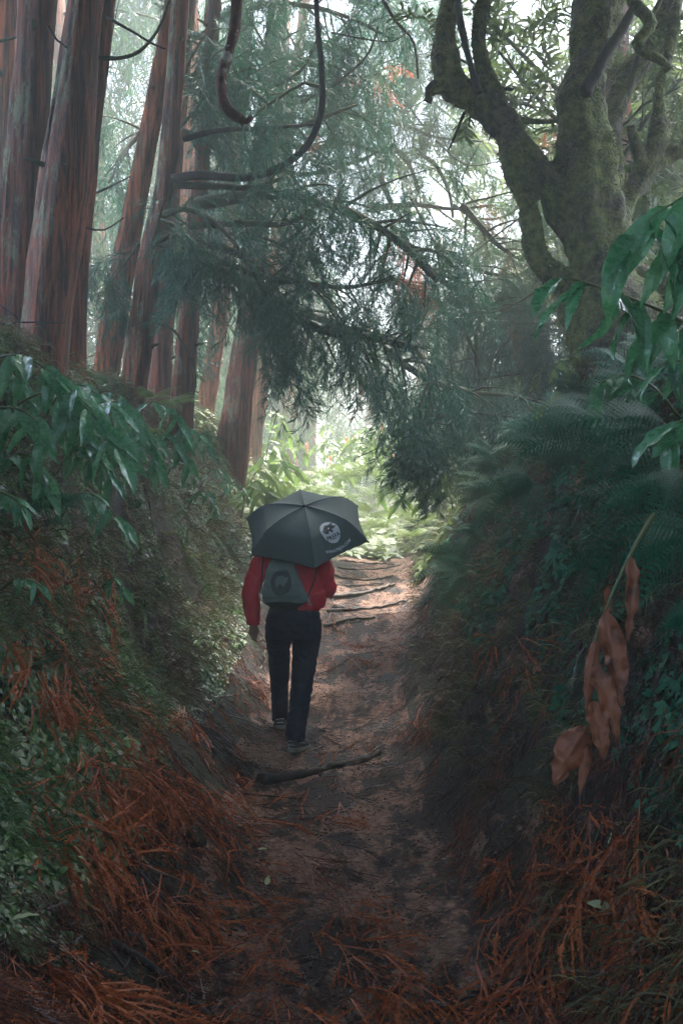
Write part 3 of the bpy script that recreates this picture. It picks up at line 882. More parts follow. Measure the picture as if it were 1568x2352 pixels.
# ------------------------------------------------------------------ the old mossy tree on the right bank
D_ = 8.0
def limb(Y, lst, step=0.08, ex=1.0):
    return resample([at(a, b, Y + (c[0] if c else 0)) for a, b, w, *c in lst], [w / FPX * Y * ex for a, b, w, *c in lst], step)
mossy = empty('mossy_tree', at(1400, 940, D_), 'big old mossy tree with swollen burl base and forked limbs on the right bank', 'tree')
main = [
 [(1420, 1000, 90), (1405, 900, 68), (1385, 850, 62), (1385, 800, 92), (1392, 740, 112), (1395, 690, 108), (1385, 640, 80), (1372, 580, 66), (1350, 500, 68), (1345, 430, 70), (1345, 340, 66), (1332, 260, 56), (1342, 180, 55), (1362, 90, 58), (1378, 0, 64), (1400, -150, 60), (1420, -380, 48)],
 [(1405, 700, 60), (1450, 690, 62), (1480, 720, 50), (1470, 780, 40)],
 [(1345, 560, 55), (1310, 500, 48), (1268, 430, 42), (1222, 370, 36), (1180, 310, 36), (1140, 265, 40), (1090, 235, 38), (1045, 200, 38), (1022, 150, 33), (1020, 80, 30), (1035, 10, 31), (1040, -120, 28)],
 [(1330, 330, 40), (1365, 400, 50), (1380, 480, 52), (1390, 560, 48)],
 [(1155, 275, 26), (1132, 225, 24), (1112, 170, 22), (1102, 110, 19), (1098, 60, 18), (1108, 10, 22), (1120, -100, 18)],
 [(1165, 280, 28), (1172, 350, 30), (1195, 420, 27), (1214, 480, 24), (1222, 540, 31), (1238, 590, 30), (1275, 630, 30), (1330, 680, 44)],
 [(1395, 480, 36, .2), (1405, 400, 30, .35), (1400, 310, 30, .5), (1420, 220, 30, .7), (1470, 140, 34, .9), (1515, 70, 36, 1.0), (1545, -20, 34, 1.0), (1580, -200, 30, 1.0)],
 [(1400, 620, 50, .2), (1435, 480, 22, .4), (1462, 430, 26, .5), (1485, 380, 28, .5), (1505, 330, 24, .5), (1512, 295, 30, .5), (1516, 260, 20, .5), (1516, 190, 17, .5), (1538, 110, 15, .6), (1552, 20, 14, .6), (1570, -150, 10, .6)],
 [(1480, 400, 20, .5), (1530, 365, 20, .5), (1580, 335, 20, .5), (1660, 300, 18, .5)],
 [(1425, 640, 44, .2), (1480, 650, 40, .2), (1540, 655, 40, .1), (1640, 640, 36, .0)],
]
parts = []
for k, l in enumerate(main):
    P, Rr = limb(D_, l, ex=0.93)
    parts.append(tube(P, Rr, 18, True, 0.30, k * 2.3))
def dmoss(v, n):
    a = noise.noise(v * 3.5) * 0.036 + noise.noise(v * 9) * 0.016 + noise.noise(v * 24) * 0.010
    k = 1.0 if v.z > 3.6 else 1.5
    return a * k
V, Q, T = remesh(parts, 0.024, 5, dmoss)
g = G(); g.add(V, Q, T); trunk_o = g.build('trunk', M['mossy'], mossy)
mossV, mossN = V, None
small = [([(1340, 215, 16), (1368, 170, 13), (1385, 130, 13), (1410, 95, 12), (1440, 45, 11), (1462, 0, 10), (1475, -60, 9)], 'stick', -0.35),
         ([(1098, 215, 9), (1080, 150, 7), (1065, 90, 8), (1052, 20, 8), (1045, -60, 8)], 'stick', -0.3),
         ([(1040, 215, 12), (1005, 205, 10), (985, 215, 9), (983, 232, 10), (978, 225, 8)], 'mossy', -0.05),
         ([(985, 232, 9), (982, 205, 7), (1000, 185, 5)], 'stick', -0.05),
         ([(1448, -60, 14), (1452, 0, 14), (1478, 30, 14), (1492, 55, 15), (1478, 78, 13), (1462, 98, 12), (1470, 118, 12), (1500, 130, 11), (1522, 145, 10), (1535, 163, 13)], 'mossy', -0.6),
         ([(1475, 385, 18), (1462, 345, 14), (1452, 310, 11), (1448, 290, 8)], 'mossy', 0.45),
         ([(1120, 205, 5), (1150, 203, 4), (1178, 205, 4)], 'stick', 0.0),
         ([(1165, 262, 14), (1195, 275, 8), (1260, 280, 5), (1300, 270, 4)], 'mossy', 0.3),
         ([(1410, 300, 12), (1440, 215, 8), (1470, 110, 7), (1500, 30, 6), (1540, -40, 5)], 'branch', 0.6),
         ([(1395, 310, 4), (1440, 280, 3), (1480, 240, 3), (1560, 200, 2)], 'stick', 0.6),
         ([(1065, 260, 4), (1045, 310, 3), (1030, 345, 2)], 'stick', 0.0), ([(1500, 60, 8), (1560, 40, 6), (1620, 50, 5)], 'branch', 0.6)]
for k, (l, mt, dy) in enumerate(small):
    P, Rr = limb(D_ + dy, l, 0.04)
    g = G(); V, Q, T = tube(P, Rr, 10, True, 0.35, k + 0.5); g.add(V, Q, T); g.build('branch', M[mt], mossy)
# tufts of moss and tiny ferns over the bark
mv = np.array(mossV)
r = np.random.default_rng(77)
idx = r.choice(len(mv), 15000)
me = trunk_o.data
nn_ = np.empty(len(me.vertices) * 3, np.float32); me.vertices.foreach_get('normal', nn_); nn_ = nn_.reshape(-1, 3)
kk = np.array([noise.noise(Vector(mv[i]) * 2.2) > -0.05 for i in idx]); idx = idx[kk]
P0 = mv[idx]; Dn = nn_[idx] * 0.8 + r.normal(0, 0.45, (len(idx), 3)) + np.array([0, 0, -0.25])
Ln = r.uniform(0.010, 0.030, len(idx))
P3 = np.stack([P0 - nn_[idx] * 0.004, P0 + Dn * Ln[:, None] * 0.6, P0 + Dn * Ln[:, None] + np.array([0, 0, -0.5]) * Ln[:, None]], 1)
sd_ = np.cross(Dn, r.normal(0, 1, Dn.shape)); sd_ /= np.linalg.norm(sd_, axis=1)[:, None]
V, Q = ribbons(P3, np.stack([Ln * 0.16, Ln * 0.2, Ln * 0.04], 1), sd_)
g = G(); g.add(V, Q, var=np.repeat(r.random(len(idx)), 6)); ms_ = g.build('moss', M['moss'], mossy); ms_['kind'] = 'stuff'

# ------------------------------------------------------------------ slender leaved foliage
def make_whorl(seed, n=9, L=0.14, w=0.016):
    """a shoot along +x whose narrow leaves stand around it and droop"""
    r = np.random.default_rng(seed)
    P, W = [], []
    for i in range(n):
        a = i * 2.4; x = 0.12 * i / n
        d = norm([0.55, math.cos(a), math.sin(a) * 0.7])
        l = L * r.uniform(0.7, 1.15)
        p0 = np.array([x, 0, 0])
        P.append([p0, p0 + d * l * 0.35, p0 + d * l * 0.72 + [0, 0, -0.12 * l], p0 + d * l + [0, 0, -0.32 * l]])
        W.append([0.002, w, w * 0.8, 0.001])
    P.append([[-0.14, 0, 0.0], [-0.05, 0, 0], [0.05, 0, 0], [0.12, 0, 0]]); W.append([0.003] * 4)
    P, W = np.array(P, float), np.array(W, float)
    D = P[:, -1] - P[:, 0]; sd = np.cross(D, [0, 0, 1.0]) + r.normal(0, 0.02, D.shape); sd /= np.linalg.norm(sd, axis=1)[:, None]
    V, Q = ribbons(P, W, sd)
    return V, Q, np.zeros((0, 3), int), np.full(len(V), 0.5)
WH = [make_whorl(i) for i in range(5)]
WH_BIG = [make_whorl(10 + i, 10, 0.3, 0.035) for i in range(3)]

def leafy_limb(tree, pts, r0, nsec, sl, nwh, seed, sc=1.0, protos=None, mat='broad', up=0.25, leafless=False):
    r = np.random.default_rng(seed)
    P, Rr = resample(pts, list(np.linspace(r0, r0 * 0.3, len(pts))), 0.12)
    g = G(); V, Q, T = tube(P, Rr, 7, True, 0.2, seed); g.add(V, Q, T)
    pos, dirs = [], []
    for s in range(nsec):
        i = int(r.uniform(0.1, 0.98) * (len(P) - 1))
        q = np.array(P[i]); dd = norm(r.normal(0, 1, 3) * [1, 1, 0.6] + [0, 0, up])
        k = max(4, int(sl / 0.12)); pts2 = [q.copy()]
        for j in range(k):
            q = q + dd * sl / k; dd = norm(dd + r.normal(0, 0.18, 3) + [0, 0, up * 0.2]); pts2.append(q.copy())
            if j > 1:
                for _ in range(max(1, nwh // k)):
                    d2 = norm(dd + r.normal(0, 0.6, 3)); pos.append(q + d2 * 0.12); dirs.append(d2)
        V, Q, T = tube([Vector(p) for p in pts2], list(np.linspace(min(Rr[i] * 0.6, 0.016), 0.003, len(pts2))), 4, False); g.add(V, Q, T)
    w = g.build('branch', M['branch'], tree)
    if leafless: return w
    f = G(); place(f, protos or WH, pos, frames(np.array(dirs)), sc * r.uniform(0.8, 1.2, len(pos)), rng=r); f.build('leaves', M[mat], w)
    return w
# twigs and leaves of the mossy tree itself
leafy_limb(mossy, pxs(9.5, [(1400, 400), (1450, 330), (1500, 250), (1568, 180)]), 0.03, 12, 0.8, 14, 400)
leafy_limb(mossy, pxs(9.8, [(1480, 500), (1520, 450), (1580, 420)]), 0.02, 9, 0.6, 12, 401)
leafy_limb(mossy, pxs(9.0, [(1030, 120), (1080, 150), (1120, 130)]), 0.015, 6, 0.4, 8, 402)

# unseen crown of the mossy tree, widened and thickened to shade the path
f = G(); r = np.random.default_rng(410); n = 5200
ang = r.uniform(0, 6.28, n); rr = 3.5 * np.sqrt(r.random(n))
P0 = np.stack([1.5 + rr * np.cos(ang), 6.8 + rr * np.sin(ang), 7.0 + r.random(n) * 3.0 + 0.1 * rr], -1)
P0[:, 2] = np.maximum(P0[:, 2], 3.3 + 0.53 * P0[:, 1] + 0.8 * r.random(n))
place(f, WH_BIG, P0, frames(r.normal(0, 1, (n, 3))), r.uniform(1.0, 1.5, n), rng=r)
f.build('crown', M['broad'], mossy)
# ------------------------------------------------------------------ trees in the mist
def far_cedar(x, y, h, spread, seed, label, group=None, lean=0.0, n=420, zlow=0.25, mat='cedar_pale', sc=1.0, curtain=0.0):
    r = np.random.default_rng(seed)
    z0 = float(Hn(x, y)[0]) - 0.4
    e = empty('cedar_tree', (x, y, z0), label, 'tree', group)
    top = Vector((x + lean, y, z0 + h))
    P, Rr = resample([(x, y, z0), (x + lean * 0.4 + 0.1, y, z0 + h * 0.5), top], [0.28, 0.2, 0.03], 0.6)
    g = G(); V, Q, T = tube(P, Rr, 10, True, 0.15, seed); g.add(V, Q, T); g.build('trunk', M['bark_red'], e)
    gb, f = G(), G(); pos, dirs = [], []
    nb = int(n / 11)
    for k in range(nb):
        t = zlow + (1 - zlow) * (k + r.random()) / nb
        i = int(t * (len(P) - 1)); b = np.array(P[i])
        a = r.uniform(0, 6.283); L = spread * (1.1 - 0.85 * t) * r.uniform(0.7, 1.15)
        q = b.copy(); dd = norm([math.cos(a), math.sin(a), 0.25]); pts2 = [q.copy()]
        kk = 7
        for j in range(kk):
            q = q + dd * L / kk; dd = norm(dd + np.array([0, 0, -0.16 - curtain * 0.3]) + r.normal(0, 0.05, 3)); pts2.append(q.copy())
            if j >= 1:
                for s in (-1, 1):
                    pos.append(q + r.normal(0, 0.12, 3)); dirs.append(norm(dd * 0.6 + np.cross(dd, [0, 0, 1]) * s * r.uniform(0.1, 0.8) + np.array([0, 0, -0.45 - curtain])))
        V, Q, T = tube([Vector(p) for p in pts2], list(np.linspace(0.035, 0.008, len(pts2))), 4, False); gb.add(V, Q, T)
    gb.build('branch', M['branch'], e)
    place(f, SPR_FAR, pos, frames(np.array(dirs)), sc * r.uniform(0.8, 1.4, len(pos)), rng=r)
    f.build('foliage', M[mat], e)
    return e
FARC = 0
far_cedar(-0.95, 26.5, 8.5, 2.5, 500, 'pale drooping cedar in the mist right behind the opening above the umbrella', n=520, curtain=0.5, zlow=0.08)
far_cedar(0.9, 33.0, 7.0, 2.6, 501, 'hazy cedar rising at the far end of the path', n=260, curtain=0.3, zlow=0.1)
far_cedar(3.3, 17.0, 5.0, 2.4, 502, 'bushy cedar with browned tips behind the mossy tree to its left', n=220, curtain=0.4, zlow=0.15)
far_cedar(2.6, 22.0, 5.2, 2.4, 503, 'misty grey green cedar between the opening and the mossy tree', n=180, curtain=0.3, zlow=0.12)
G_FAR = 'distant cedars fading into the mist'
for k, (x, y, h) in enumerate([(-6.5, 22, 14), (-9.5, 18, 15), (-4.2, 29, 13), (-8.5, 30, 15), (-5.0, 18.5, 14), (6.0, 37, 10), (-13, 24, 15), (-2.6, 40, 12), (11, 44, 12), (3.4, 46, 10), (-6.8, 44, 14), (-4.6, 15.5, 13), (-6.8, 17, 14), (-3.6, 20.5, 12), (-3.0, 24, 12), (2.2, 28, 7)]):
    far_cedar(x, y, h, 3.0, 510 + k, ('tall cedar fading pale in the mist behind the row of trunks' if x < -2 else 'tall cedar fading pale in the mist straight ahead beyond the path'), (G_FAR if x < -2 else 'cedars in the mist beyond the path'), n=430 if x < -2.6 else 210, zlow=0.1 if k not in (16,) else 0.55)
# hazy boughs of the nearer row that reach over the opening
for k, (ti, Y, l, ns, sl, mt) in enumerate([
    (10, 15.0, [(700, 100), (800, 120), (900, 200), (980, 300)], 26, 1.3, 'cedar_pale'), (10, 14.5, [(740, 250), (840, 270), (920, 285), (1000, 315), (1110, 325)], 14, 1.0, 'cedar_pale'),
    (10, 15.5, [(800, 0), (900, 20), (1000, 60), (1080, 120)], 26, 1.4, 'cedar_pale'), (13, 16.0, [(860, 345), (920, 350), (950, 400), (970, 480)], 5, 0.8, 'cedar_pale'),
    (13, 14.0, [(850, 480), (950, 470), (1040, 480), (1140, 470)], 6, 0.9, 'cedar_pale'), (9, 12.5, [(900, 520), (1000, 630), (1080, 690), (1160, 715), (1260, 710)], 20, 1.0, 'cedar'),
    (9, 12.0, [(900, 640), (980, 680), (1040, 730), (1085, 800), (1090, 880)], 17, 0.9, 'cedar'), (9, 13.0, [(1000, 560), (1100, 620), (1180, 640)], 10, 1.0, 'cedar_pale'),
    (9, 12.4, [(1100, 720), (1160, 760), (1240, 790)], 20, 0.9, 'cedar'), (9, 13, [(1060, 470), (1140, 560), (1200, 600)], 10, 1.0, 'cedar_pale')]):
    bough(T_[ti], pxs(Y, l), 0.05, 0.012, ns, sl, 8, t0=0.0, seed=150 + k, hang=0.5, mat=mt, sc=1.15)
for k, (px, py, Y) in enumerate([(1180, 740, 12.3), (1240, 800, 12.3), (800, 860, 13), (850, 840, 13), (1120, 470, 13.5), (1060, 650, 13), (1180, 610, 13)]):
    f = G(); rr = np.random.default_rng(260 + k); nn = 5
    pos = np.array(at(px, py, Y))[None, :] + rr.normal(0, 0.16, (nn, 3))
    place(f, SPR, pos, frames(rr.normal(0, 1, (nn, 3)) * 0.5 + np.array([0.3, 0, -0.7])), 1.0, rng=rr)
    f.build('withered_foliage', M['cedar_brown'], T_[9])
# bare looping branches against the bright gap
for k, (Y, l, r0) in enumerate([(15, [(850, 345), (900, 340), (940, 380), (960, 440)], .05), (15, [(960, 350), (1000, 380), (1030, 440), (1040, 500)], .04), (15, [(1040, 470), (1090, 500), (1150, 500), (1200, 470)], .03),
     (14, [(1000, 320), (1040, 360), (1080, 380), (1150, 370)], .015), (14.5, [(870, 400), (900, 470), (940, 520)], .05), (14, [(1100, 330), (1060, 420), (1100, 470), (1160, 480)], .012),
     (13, [(940, 450), (1000, 560), (1060, 640)], .02), (12, [(1235, 470), (1100, 570), (1000, 660)], .012), (11.5, [(1260, 650), (1180, 700), (1120, 720)], .016),
     (11, [(1180, 760), (1130, 830), (1120, 900)], .014), (12, [(1090, 760), (1100, 860), (1100, 900)], .02), (10, [(1000, 860), (1010, 900), (1040, 870), (1030, 820)], .01),
     (11, [(860, 760), (865, 830), (885, 915)], .02), (10.5, [(880, 1000), (865, 1030), (820, 1050)], .010), (12, [(1110, 870), (1180, 860), (1260, 850), (1290, 845)], .015)]):
    bough(T_[9] if k % 2 else T_[10], pxs(Y, l), r0, r0 * 0.5, 0, bare=True, wood='branch', seed=180 + k, step=0.08)

# slender leaved trees behind the mossy tree
def broad_tree(x, y, h, seed, label, limbs, sc=1.0, mat='broad', group=None, dens=1.0):
    z0 = float(Hn(x, y)[0]) - 0.3
    e = empty('laurel_tree', (x, y, z0), label, 'tree', group)
    P, Rr = resample([(x, y, z0), (x + 0.2, y + 0.1, z0 + h * 0.4), (x - 0.1, y, z0 + h * 0.8)], [0.2, 0.15, 0.06], 0.3)
    g = G(); V, Q, T = tube(P, Rr, 10, True, 0.2, seed); g.add(V, Q, T); g.build('trunk', M['mossy'], e)
    r = np.random.default_rng(seed)
    for k in range(limbs):
        i = int(r.uniform(0.25, 1) * (len(P) - 1)); b = P[i]; a = r.uniform(0, 6.28); L = h * 0.38
        p1 = b + Vector((math.cos(a) * L * 0.5, math.sin(a) * L * 0.5, L * 0.25)); p2 = b + Vector((math.cos(a) * L, math.sin(a) * L, L * 0.55))
        leafy_limb(e, [b, p1, p2], 0.05, int(12 * dens), 0.9, 16, seed + k, sc, mat=mat)
    return e
broad_tree(3.6, 13.0, 6.0, 600, 'hazy narrow leaved tree between the mossy trunk and the left fork', 15, 1.25)
broad_tree(6.2, 14.5, 7.5, 620, 'narrow leaved tree filling the bright sky right of the mossy trunk', 18, 1.35)
broad_tree(7.8, 19.0, 9.0, 640, 'far narrow leaved tree at the upper right edge, almost white with mist', 16, 1.7)
broad_tree(4.6, 20.0, 9.5, 660, 'far pale leafy tree whose top shows beside the white sky gap', 16, 1.7)
# ------------------------------------------------------------------ ginger plants
def make_leaf(seed, L=1.0, W=0.13, fold=0.35, droop=0.9, wave=0.05, nu=13, nv=6, curl=0.0, thick=False):
    """a blade along +x that bows down; widest before the middle, pointed at the tip"""
    r = np.random.default_rng(seed)
    ph = r.uniform(0, 6.28, 4); a0 = r.uniform(0.0, 0.25); tw = r.uniform(-0.5, 0.5)
    ang, p = a0, np.array([0.0, 0, 0]); V = []
    for i in range(nu):
        t = i / (nu - 1)
        w = W * (math.sin(math.pi * min(1, t ** 0.75)) ** 0.75) * (1 - 0.25 * t)
        if i in (0, nu - 1): w = W * 0.03
        T_d = np.array([math.cos(ang), 0, math.sin(ang)]); up = np.array([-math.sin(ang), 0, math.cos(ang)])
        roll = tw * t
        sd = np.array([0, 1, 0]) * math.cos(roll) + up * math.sin(roll); un = up * math.cos(roll) - np.array([0, 1, 0]) * math.sin(roll)
        for j in range(nv + 1):
            s = -1 + 2 * j / nv
            lift = fold * abs(s) * w - curl * s * s * w
            lift += wave * abs(s) * W * (math.sin(t * 17 + ph[0] + (2 if s > 0 else 0)) + 0.6 * math.sin(t * 31 + ph[1] + s))
            lift += 0.05 * W * math.sin(s * 9 + t * 6) + (0.07 * W * math.sin(abs(s) * 26 - t * 14) if nv > 12 else 0)
            V.append(p + sd * s * w * math.sqrt(max(0.2, 1 - (fold * 0.5) ** 2)) + un * lift)
        p = p + T_d * L / (nu - 1)
        ang -= droop * (0.5 + t) / (nu - 1) * 1.2
    Q = [(i * (nv + 1) + j, i * (nv + 1) + j + 1, (i + 1) * (nv + 1) + j + 1, (i + 1) * (nv + 1) + j) for i in range(nu - 1) for j in range(nv)]
    V = np.array(V)
    return V, np.array(Q), np.zeros((0, 3), int), np.full(len(V), 0.5)
LEAF = [make_leaf(i, 1.0, 0.125 + 0.02 * (i % 4), 0.25 + 0.15 * (i % 2), 0.35 + 0.3 * (i % 3), 0.12) for i in range(9)]
LEAF_DRY = [make_leaf(20 + i, 1.0, 0.12, -0.2, 0.5, 0.35, 17, 8, curl=0.9) for i in range(4)]

def ginger(pts, L, nl, seed, label, mat='ginger', cat='plant', group=None, flower=False, base=None, r0=0.008, hang=0.5, name='ginger_plant', show=0.8):
    """one arching stem with blades left and right; pts run from foot to tip"""
    if mat == 'ginger' and pts[-1].x < -0.5: L, nl = L * 0.82, nl + 3
    r = np.random.default_rng(seed)
    P, Rr = resample(pts, list(np.linspace(r0, r0 * 0.4, len(pts))), 0.03)
    e = empty(name, base or P[0], label, cat, group)
    g = G(); V, Q, T = tube(P, Rr, 7); g.add(V, Q, T); g.build('stem', M['ginger_stem'], e)
    pos, dirs, ups, sc = [], [], [], []
    for k in range(nl):
        t = 0.28 + 0.72 * (k + 0.5) / nl if nl > 1 else 0.9
        i = min(len(P) - 2, int(t * (len(P) - 1)))
        d = norm(np.array(P[i + 1]) - np.array(P[i]))
        sd = norm(np.cross(d, [0, 0, 1.0])) * (1 if k % 2 else -1)
        out = norm(d * (0.75 if k < nl - 2 else 1.3) + sd * r.uniform(0.75, 1.1) + np.array([0, -0.15, -0.1 - hang * r.uniform(0.5, 1.1)]))
        if r.random() < show:                 # most blades hang fanned out with their upper side to the light
            a = (1 if k % 2 else -1) * r.uniform(0.25, 1.0)
            dn = np.array([0, -0.25 - 0.3 * r.random(), -1.0]); sx = np.array([1.0, -0.1, 0.0])
            out = norm(dn * math.cos(a) * (0.4 + hang) + sx * math.sin(a) + d * (0.35 if k < nl - 2 else 0.9))
        uu = np.array([0.0, -0.55, 0.85]) + r.normal(0, 0.28, 3)
        pos.append(np.array(P[i])); dirs.append(out); ups.append(norm(uu)); sc.append(L * r.uniform(0.8, 1.1) * (1 - 0.25 * abs(t - 0.6)))
    g = G(); place(g, LEAF, pos, frames(np.array(dirs), np.array(ups)), np.array(sc), rng=r); g.build('leaves', M[mat], e)
    if flower:
        g = G(); tip = np.array(P[-1]); f = 46; hh = r.random(f) * 0.22
        a = r.uniform(0, 6.28, f)
        Pf = np.stack([tip + np.stack([0 * a, 0 * a, hh], -1), tip + np.stack([np.cos(a) * .02, np.sin(a) * .02, hh + .012], -1), tip + np.stack([np.cos(a) * .045, np.sin(a) * .045, hh + .035], -1)], 1)
        V, Q = ribbons(Pf, np.tile([0.005, 0.006, 0.001], (f, 1)), np.stack([-np.sin(a), np.cos(a), 0 * a], -1)); g.add(V, Q)
        V, Q, T = tube([Vector(tip), Vector(tip) + Vector((0, 0, .22))], [.005, .003], 5); g.add(V, Q, T)
        g.build('flower_spike', M['flower'], e)
    return e

def gp(Y, lst, dY=0.0, foot=None):
    P = pxs(Y, lst, dY)
    if foot: P = [Vector(foot)] + P
    return P
# left bank, large and wet
ginger(gp(5.3, [(-90, 900), (-30, 838), (40, 815), (110, 850), (175, 905), (215, 945)], -0.05), 0.34, 9, 1, 'big wet ginger plant arching in from the left edge, highest on the bank')
ginger(gp(4.9, [(-70, 990), (-10, 940), (50, 942), (90, 975), (112, 1010)], -0.04), 0.33, 6, 2, 'wet ginger plant low at the left edge with drooping dark green leaves')
ginger(gp(5.2, [(40, 930), (90, 905), (150, 905), (200, 940), (245, 990), (275, 1040)], -0.05), 0.36, 9, 3, 'largest glistening ginger plant hanging down the middle of the left bank')
ginger(gp(5.8, [(120, 930), (150, 890), (190, 885), (235, 915), (280, 955)], -0.04), 0.30, 8, 4, 'glistening ginger plant between the lichen patched trunk and the big hanging one')
ginger(gp(6.5, [(200, 930), (230, 900), (265, 905), (300, 945), (330, 1000), (350, 1040)], -0.04), 0.26, 8, 5, 'ginger plant with brown leaf tips at the foot of the leaning moss sided trunk')
ginger(gp(5.4, [(140, 1190), (170, 1140), (210, 1135), (250, 1165), (280, 1205)], -0.04), 0.24, 6, 6, 'small shining ginger plant alone lower down the mossy left bank')
ginger(gp(4.6, [(-60, 1120), (0, 1130), (40, 1150), (60, 1180)], -0.04), 0.20, 5, 7, 'dark narrow leaved ginger plant low on the left bank by the picture edge')
ginger(gp(7.6, [(300, 960), (340, 925), (375, 930), (410, 965), (430, 1010)]), 0.26, 8, 8, 'ginger plant in front of the knotted leaning cedar')
ginger(gp(8.8, [(390, 1010), (430, 985), (460, 1000), (480, 1040)]), 0.22, 7, 9, 'pale green ginger plant at the foot of the greyish cedar')
ginger(gp(4.2, [(10, 1350), (40, 1330), (80, 1335), (110, 1360)], -0.02), 0.12, 5, 10, 'tiny shining seedling above the dead fronds at the left edge')
ginger(gp(5.6, [(235, 1350), (262, 1325), (280, 1340), (292, 1380)]), 0.14, 4, 11, 'single narrow white shining leaf shoot low on the left bank')
rg = np.random.default_rng(5)
for k, (px, py, Y) in enumerate([(350, 1000, 7.4), (420, 1060, 8.2), (500, 1080, 9.8), (470, 1130, 8.4), (545, 1110, 10.5)]):
    ginger(gp(Y, [(px - 40, py + 40), (px - 15, py), (px + 10, py + 5), (px + 30, py + 45)]), 0.17 , 6, 60 + k, 'small ginger plant hanging from the upper edge of the left bank', group='small ginger plants along the bank edge')
for k, (px, py, Y) in enumerate([(20, 880, 5.6), (90, 870, 6.0), (150, 960, 5.6), (240, 990, 6.2), (310, 1010, 6.8), (60, 1050, 4.9), (200, 1040, 5.6), (280, 930, 7.4), (380, 1000, 7.6)]):
    ginger(gp(Y, [(px - 70, py + 50), (px - 35, py), (px + 5, py - 5), (px + 40, py + 30), (px + 60, py + 70)]), 0.27, 8, 160 + k, 'wet ginger plant among others on the crest of the left bank', group='wet ginger plants crowding the left bank crest', show=0.9)
# sunny ones beyond the wide red trunk
for k, (px, py, Y) in enumerate([(600, 1090, 13), (625, 1040, 14.5), (640, 990, 16.5), (655, 1080, 15), (670, 1030, 18), (585, 1120, 11.5), (645, 1120, 13.5), (680, 1100, 17), (620, 960, 18), (605, 1140, 11.5), (632, 1075, 14)]):
    s = 1.0
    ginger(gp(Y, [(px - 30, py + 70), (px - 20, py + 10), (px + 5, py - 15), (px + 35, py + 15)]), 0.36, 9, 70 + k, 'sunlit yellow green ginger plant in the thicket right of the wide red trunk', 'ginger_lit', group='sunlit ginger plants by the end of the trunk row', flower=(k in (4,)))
# bright thicket at the end of the path
for k in range(20):
    px, py = rg.uniform(745, 905), rg.uniform(985, 1090); Y = 18 + rg.uniform(0, 5)
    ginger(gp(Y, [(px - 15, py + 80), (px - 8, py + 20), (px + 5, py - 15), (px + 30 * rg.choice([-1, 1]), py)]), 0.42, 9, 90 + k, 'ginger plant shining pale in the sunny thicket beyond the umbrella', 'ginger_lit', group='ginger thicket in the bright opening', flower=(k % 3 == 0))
for k, (px, py, Y) in enumerate([(900, 1120, 14), (925, 1090, 15), (960, 1110, 13), (1000, 1120, 11), (1030, 1090, 12), (940, 1140, 12), (1300, 830, 11), (1330, 850, 11), (1260, 845, 12), (1220, 840, 13), (1290, 910, 8.6)]):
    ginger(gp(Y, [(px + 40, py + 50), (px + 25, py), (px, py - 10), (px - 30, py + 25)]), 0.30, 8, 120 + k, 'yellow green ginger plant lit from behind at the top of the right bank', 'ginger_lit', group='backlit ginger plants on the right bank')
# right bank, dark glossy, close to the old tree
ginger(gp(3.6, [(1640, 780), (1540, 725), (1460, 690), (1380, 662), (1310, 640), (1262, 645)], -0.01), 0.30, 9, 20, 'dark glossy ginger stem reaching left in front of the mossy burl', hang=1.1)
ginger(gp(3.4, [(1680, 420), (1620, 430), (1540, 470), (1470, 520), (1410, 570)], 0.0), 0.34, 8, 21, 'glossy ginger stem hanging in from the right edge, highest of all', hang=0.6)
ginger(gp(3.5, [(1700, 520), (1640, 520), (1580, 540), (1540, 580)], 0.0), 0.33, 6, 22, 'glossy ginger stem cut by the right edge under the highest one', hang=0.8)
ginger(gp(3.9, [(1640, 800), (1560, 740), (1500, 750), (1465, 790)], 0.0), 0.22, 7, 23, 'ginger stem with hanging leaves right of the mossy burl', hang=1.2)
ginger(gp(4.6, [(1560, 960), (1500, 890), (1440, 862), (1380, 880), (1350, 915)], 0.0), 0.22, 8, 24, 'shining ginger stem spread across the foot of the mossy tree', hang=0.8)
ginger(gp(4.2, [(1650, 900), (1600, 840), (1540, 830), (1500, 860)], 0.0), 0.22, 6, 25, 'ginger stem at the right edge just above the fern bank', hang=0.9)
ginger(gp(3.4, [(1660, 960), (1610, 960), (1560, 970), (1520, 1000)], 0.0), 0.26, 4, 26, 'lone broad shining leaf shoot at the right edge among the ferns', hang=0.5)

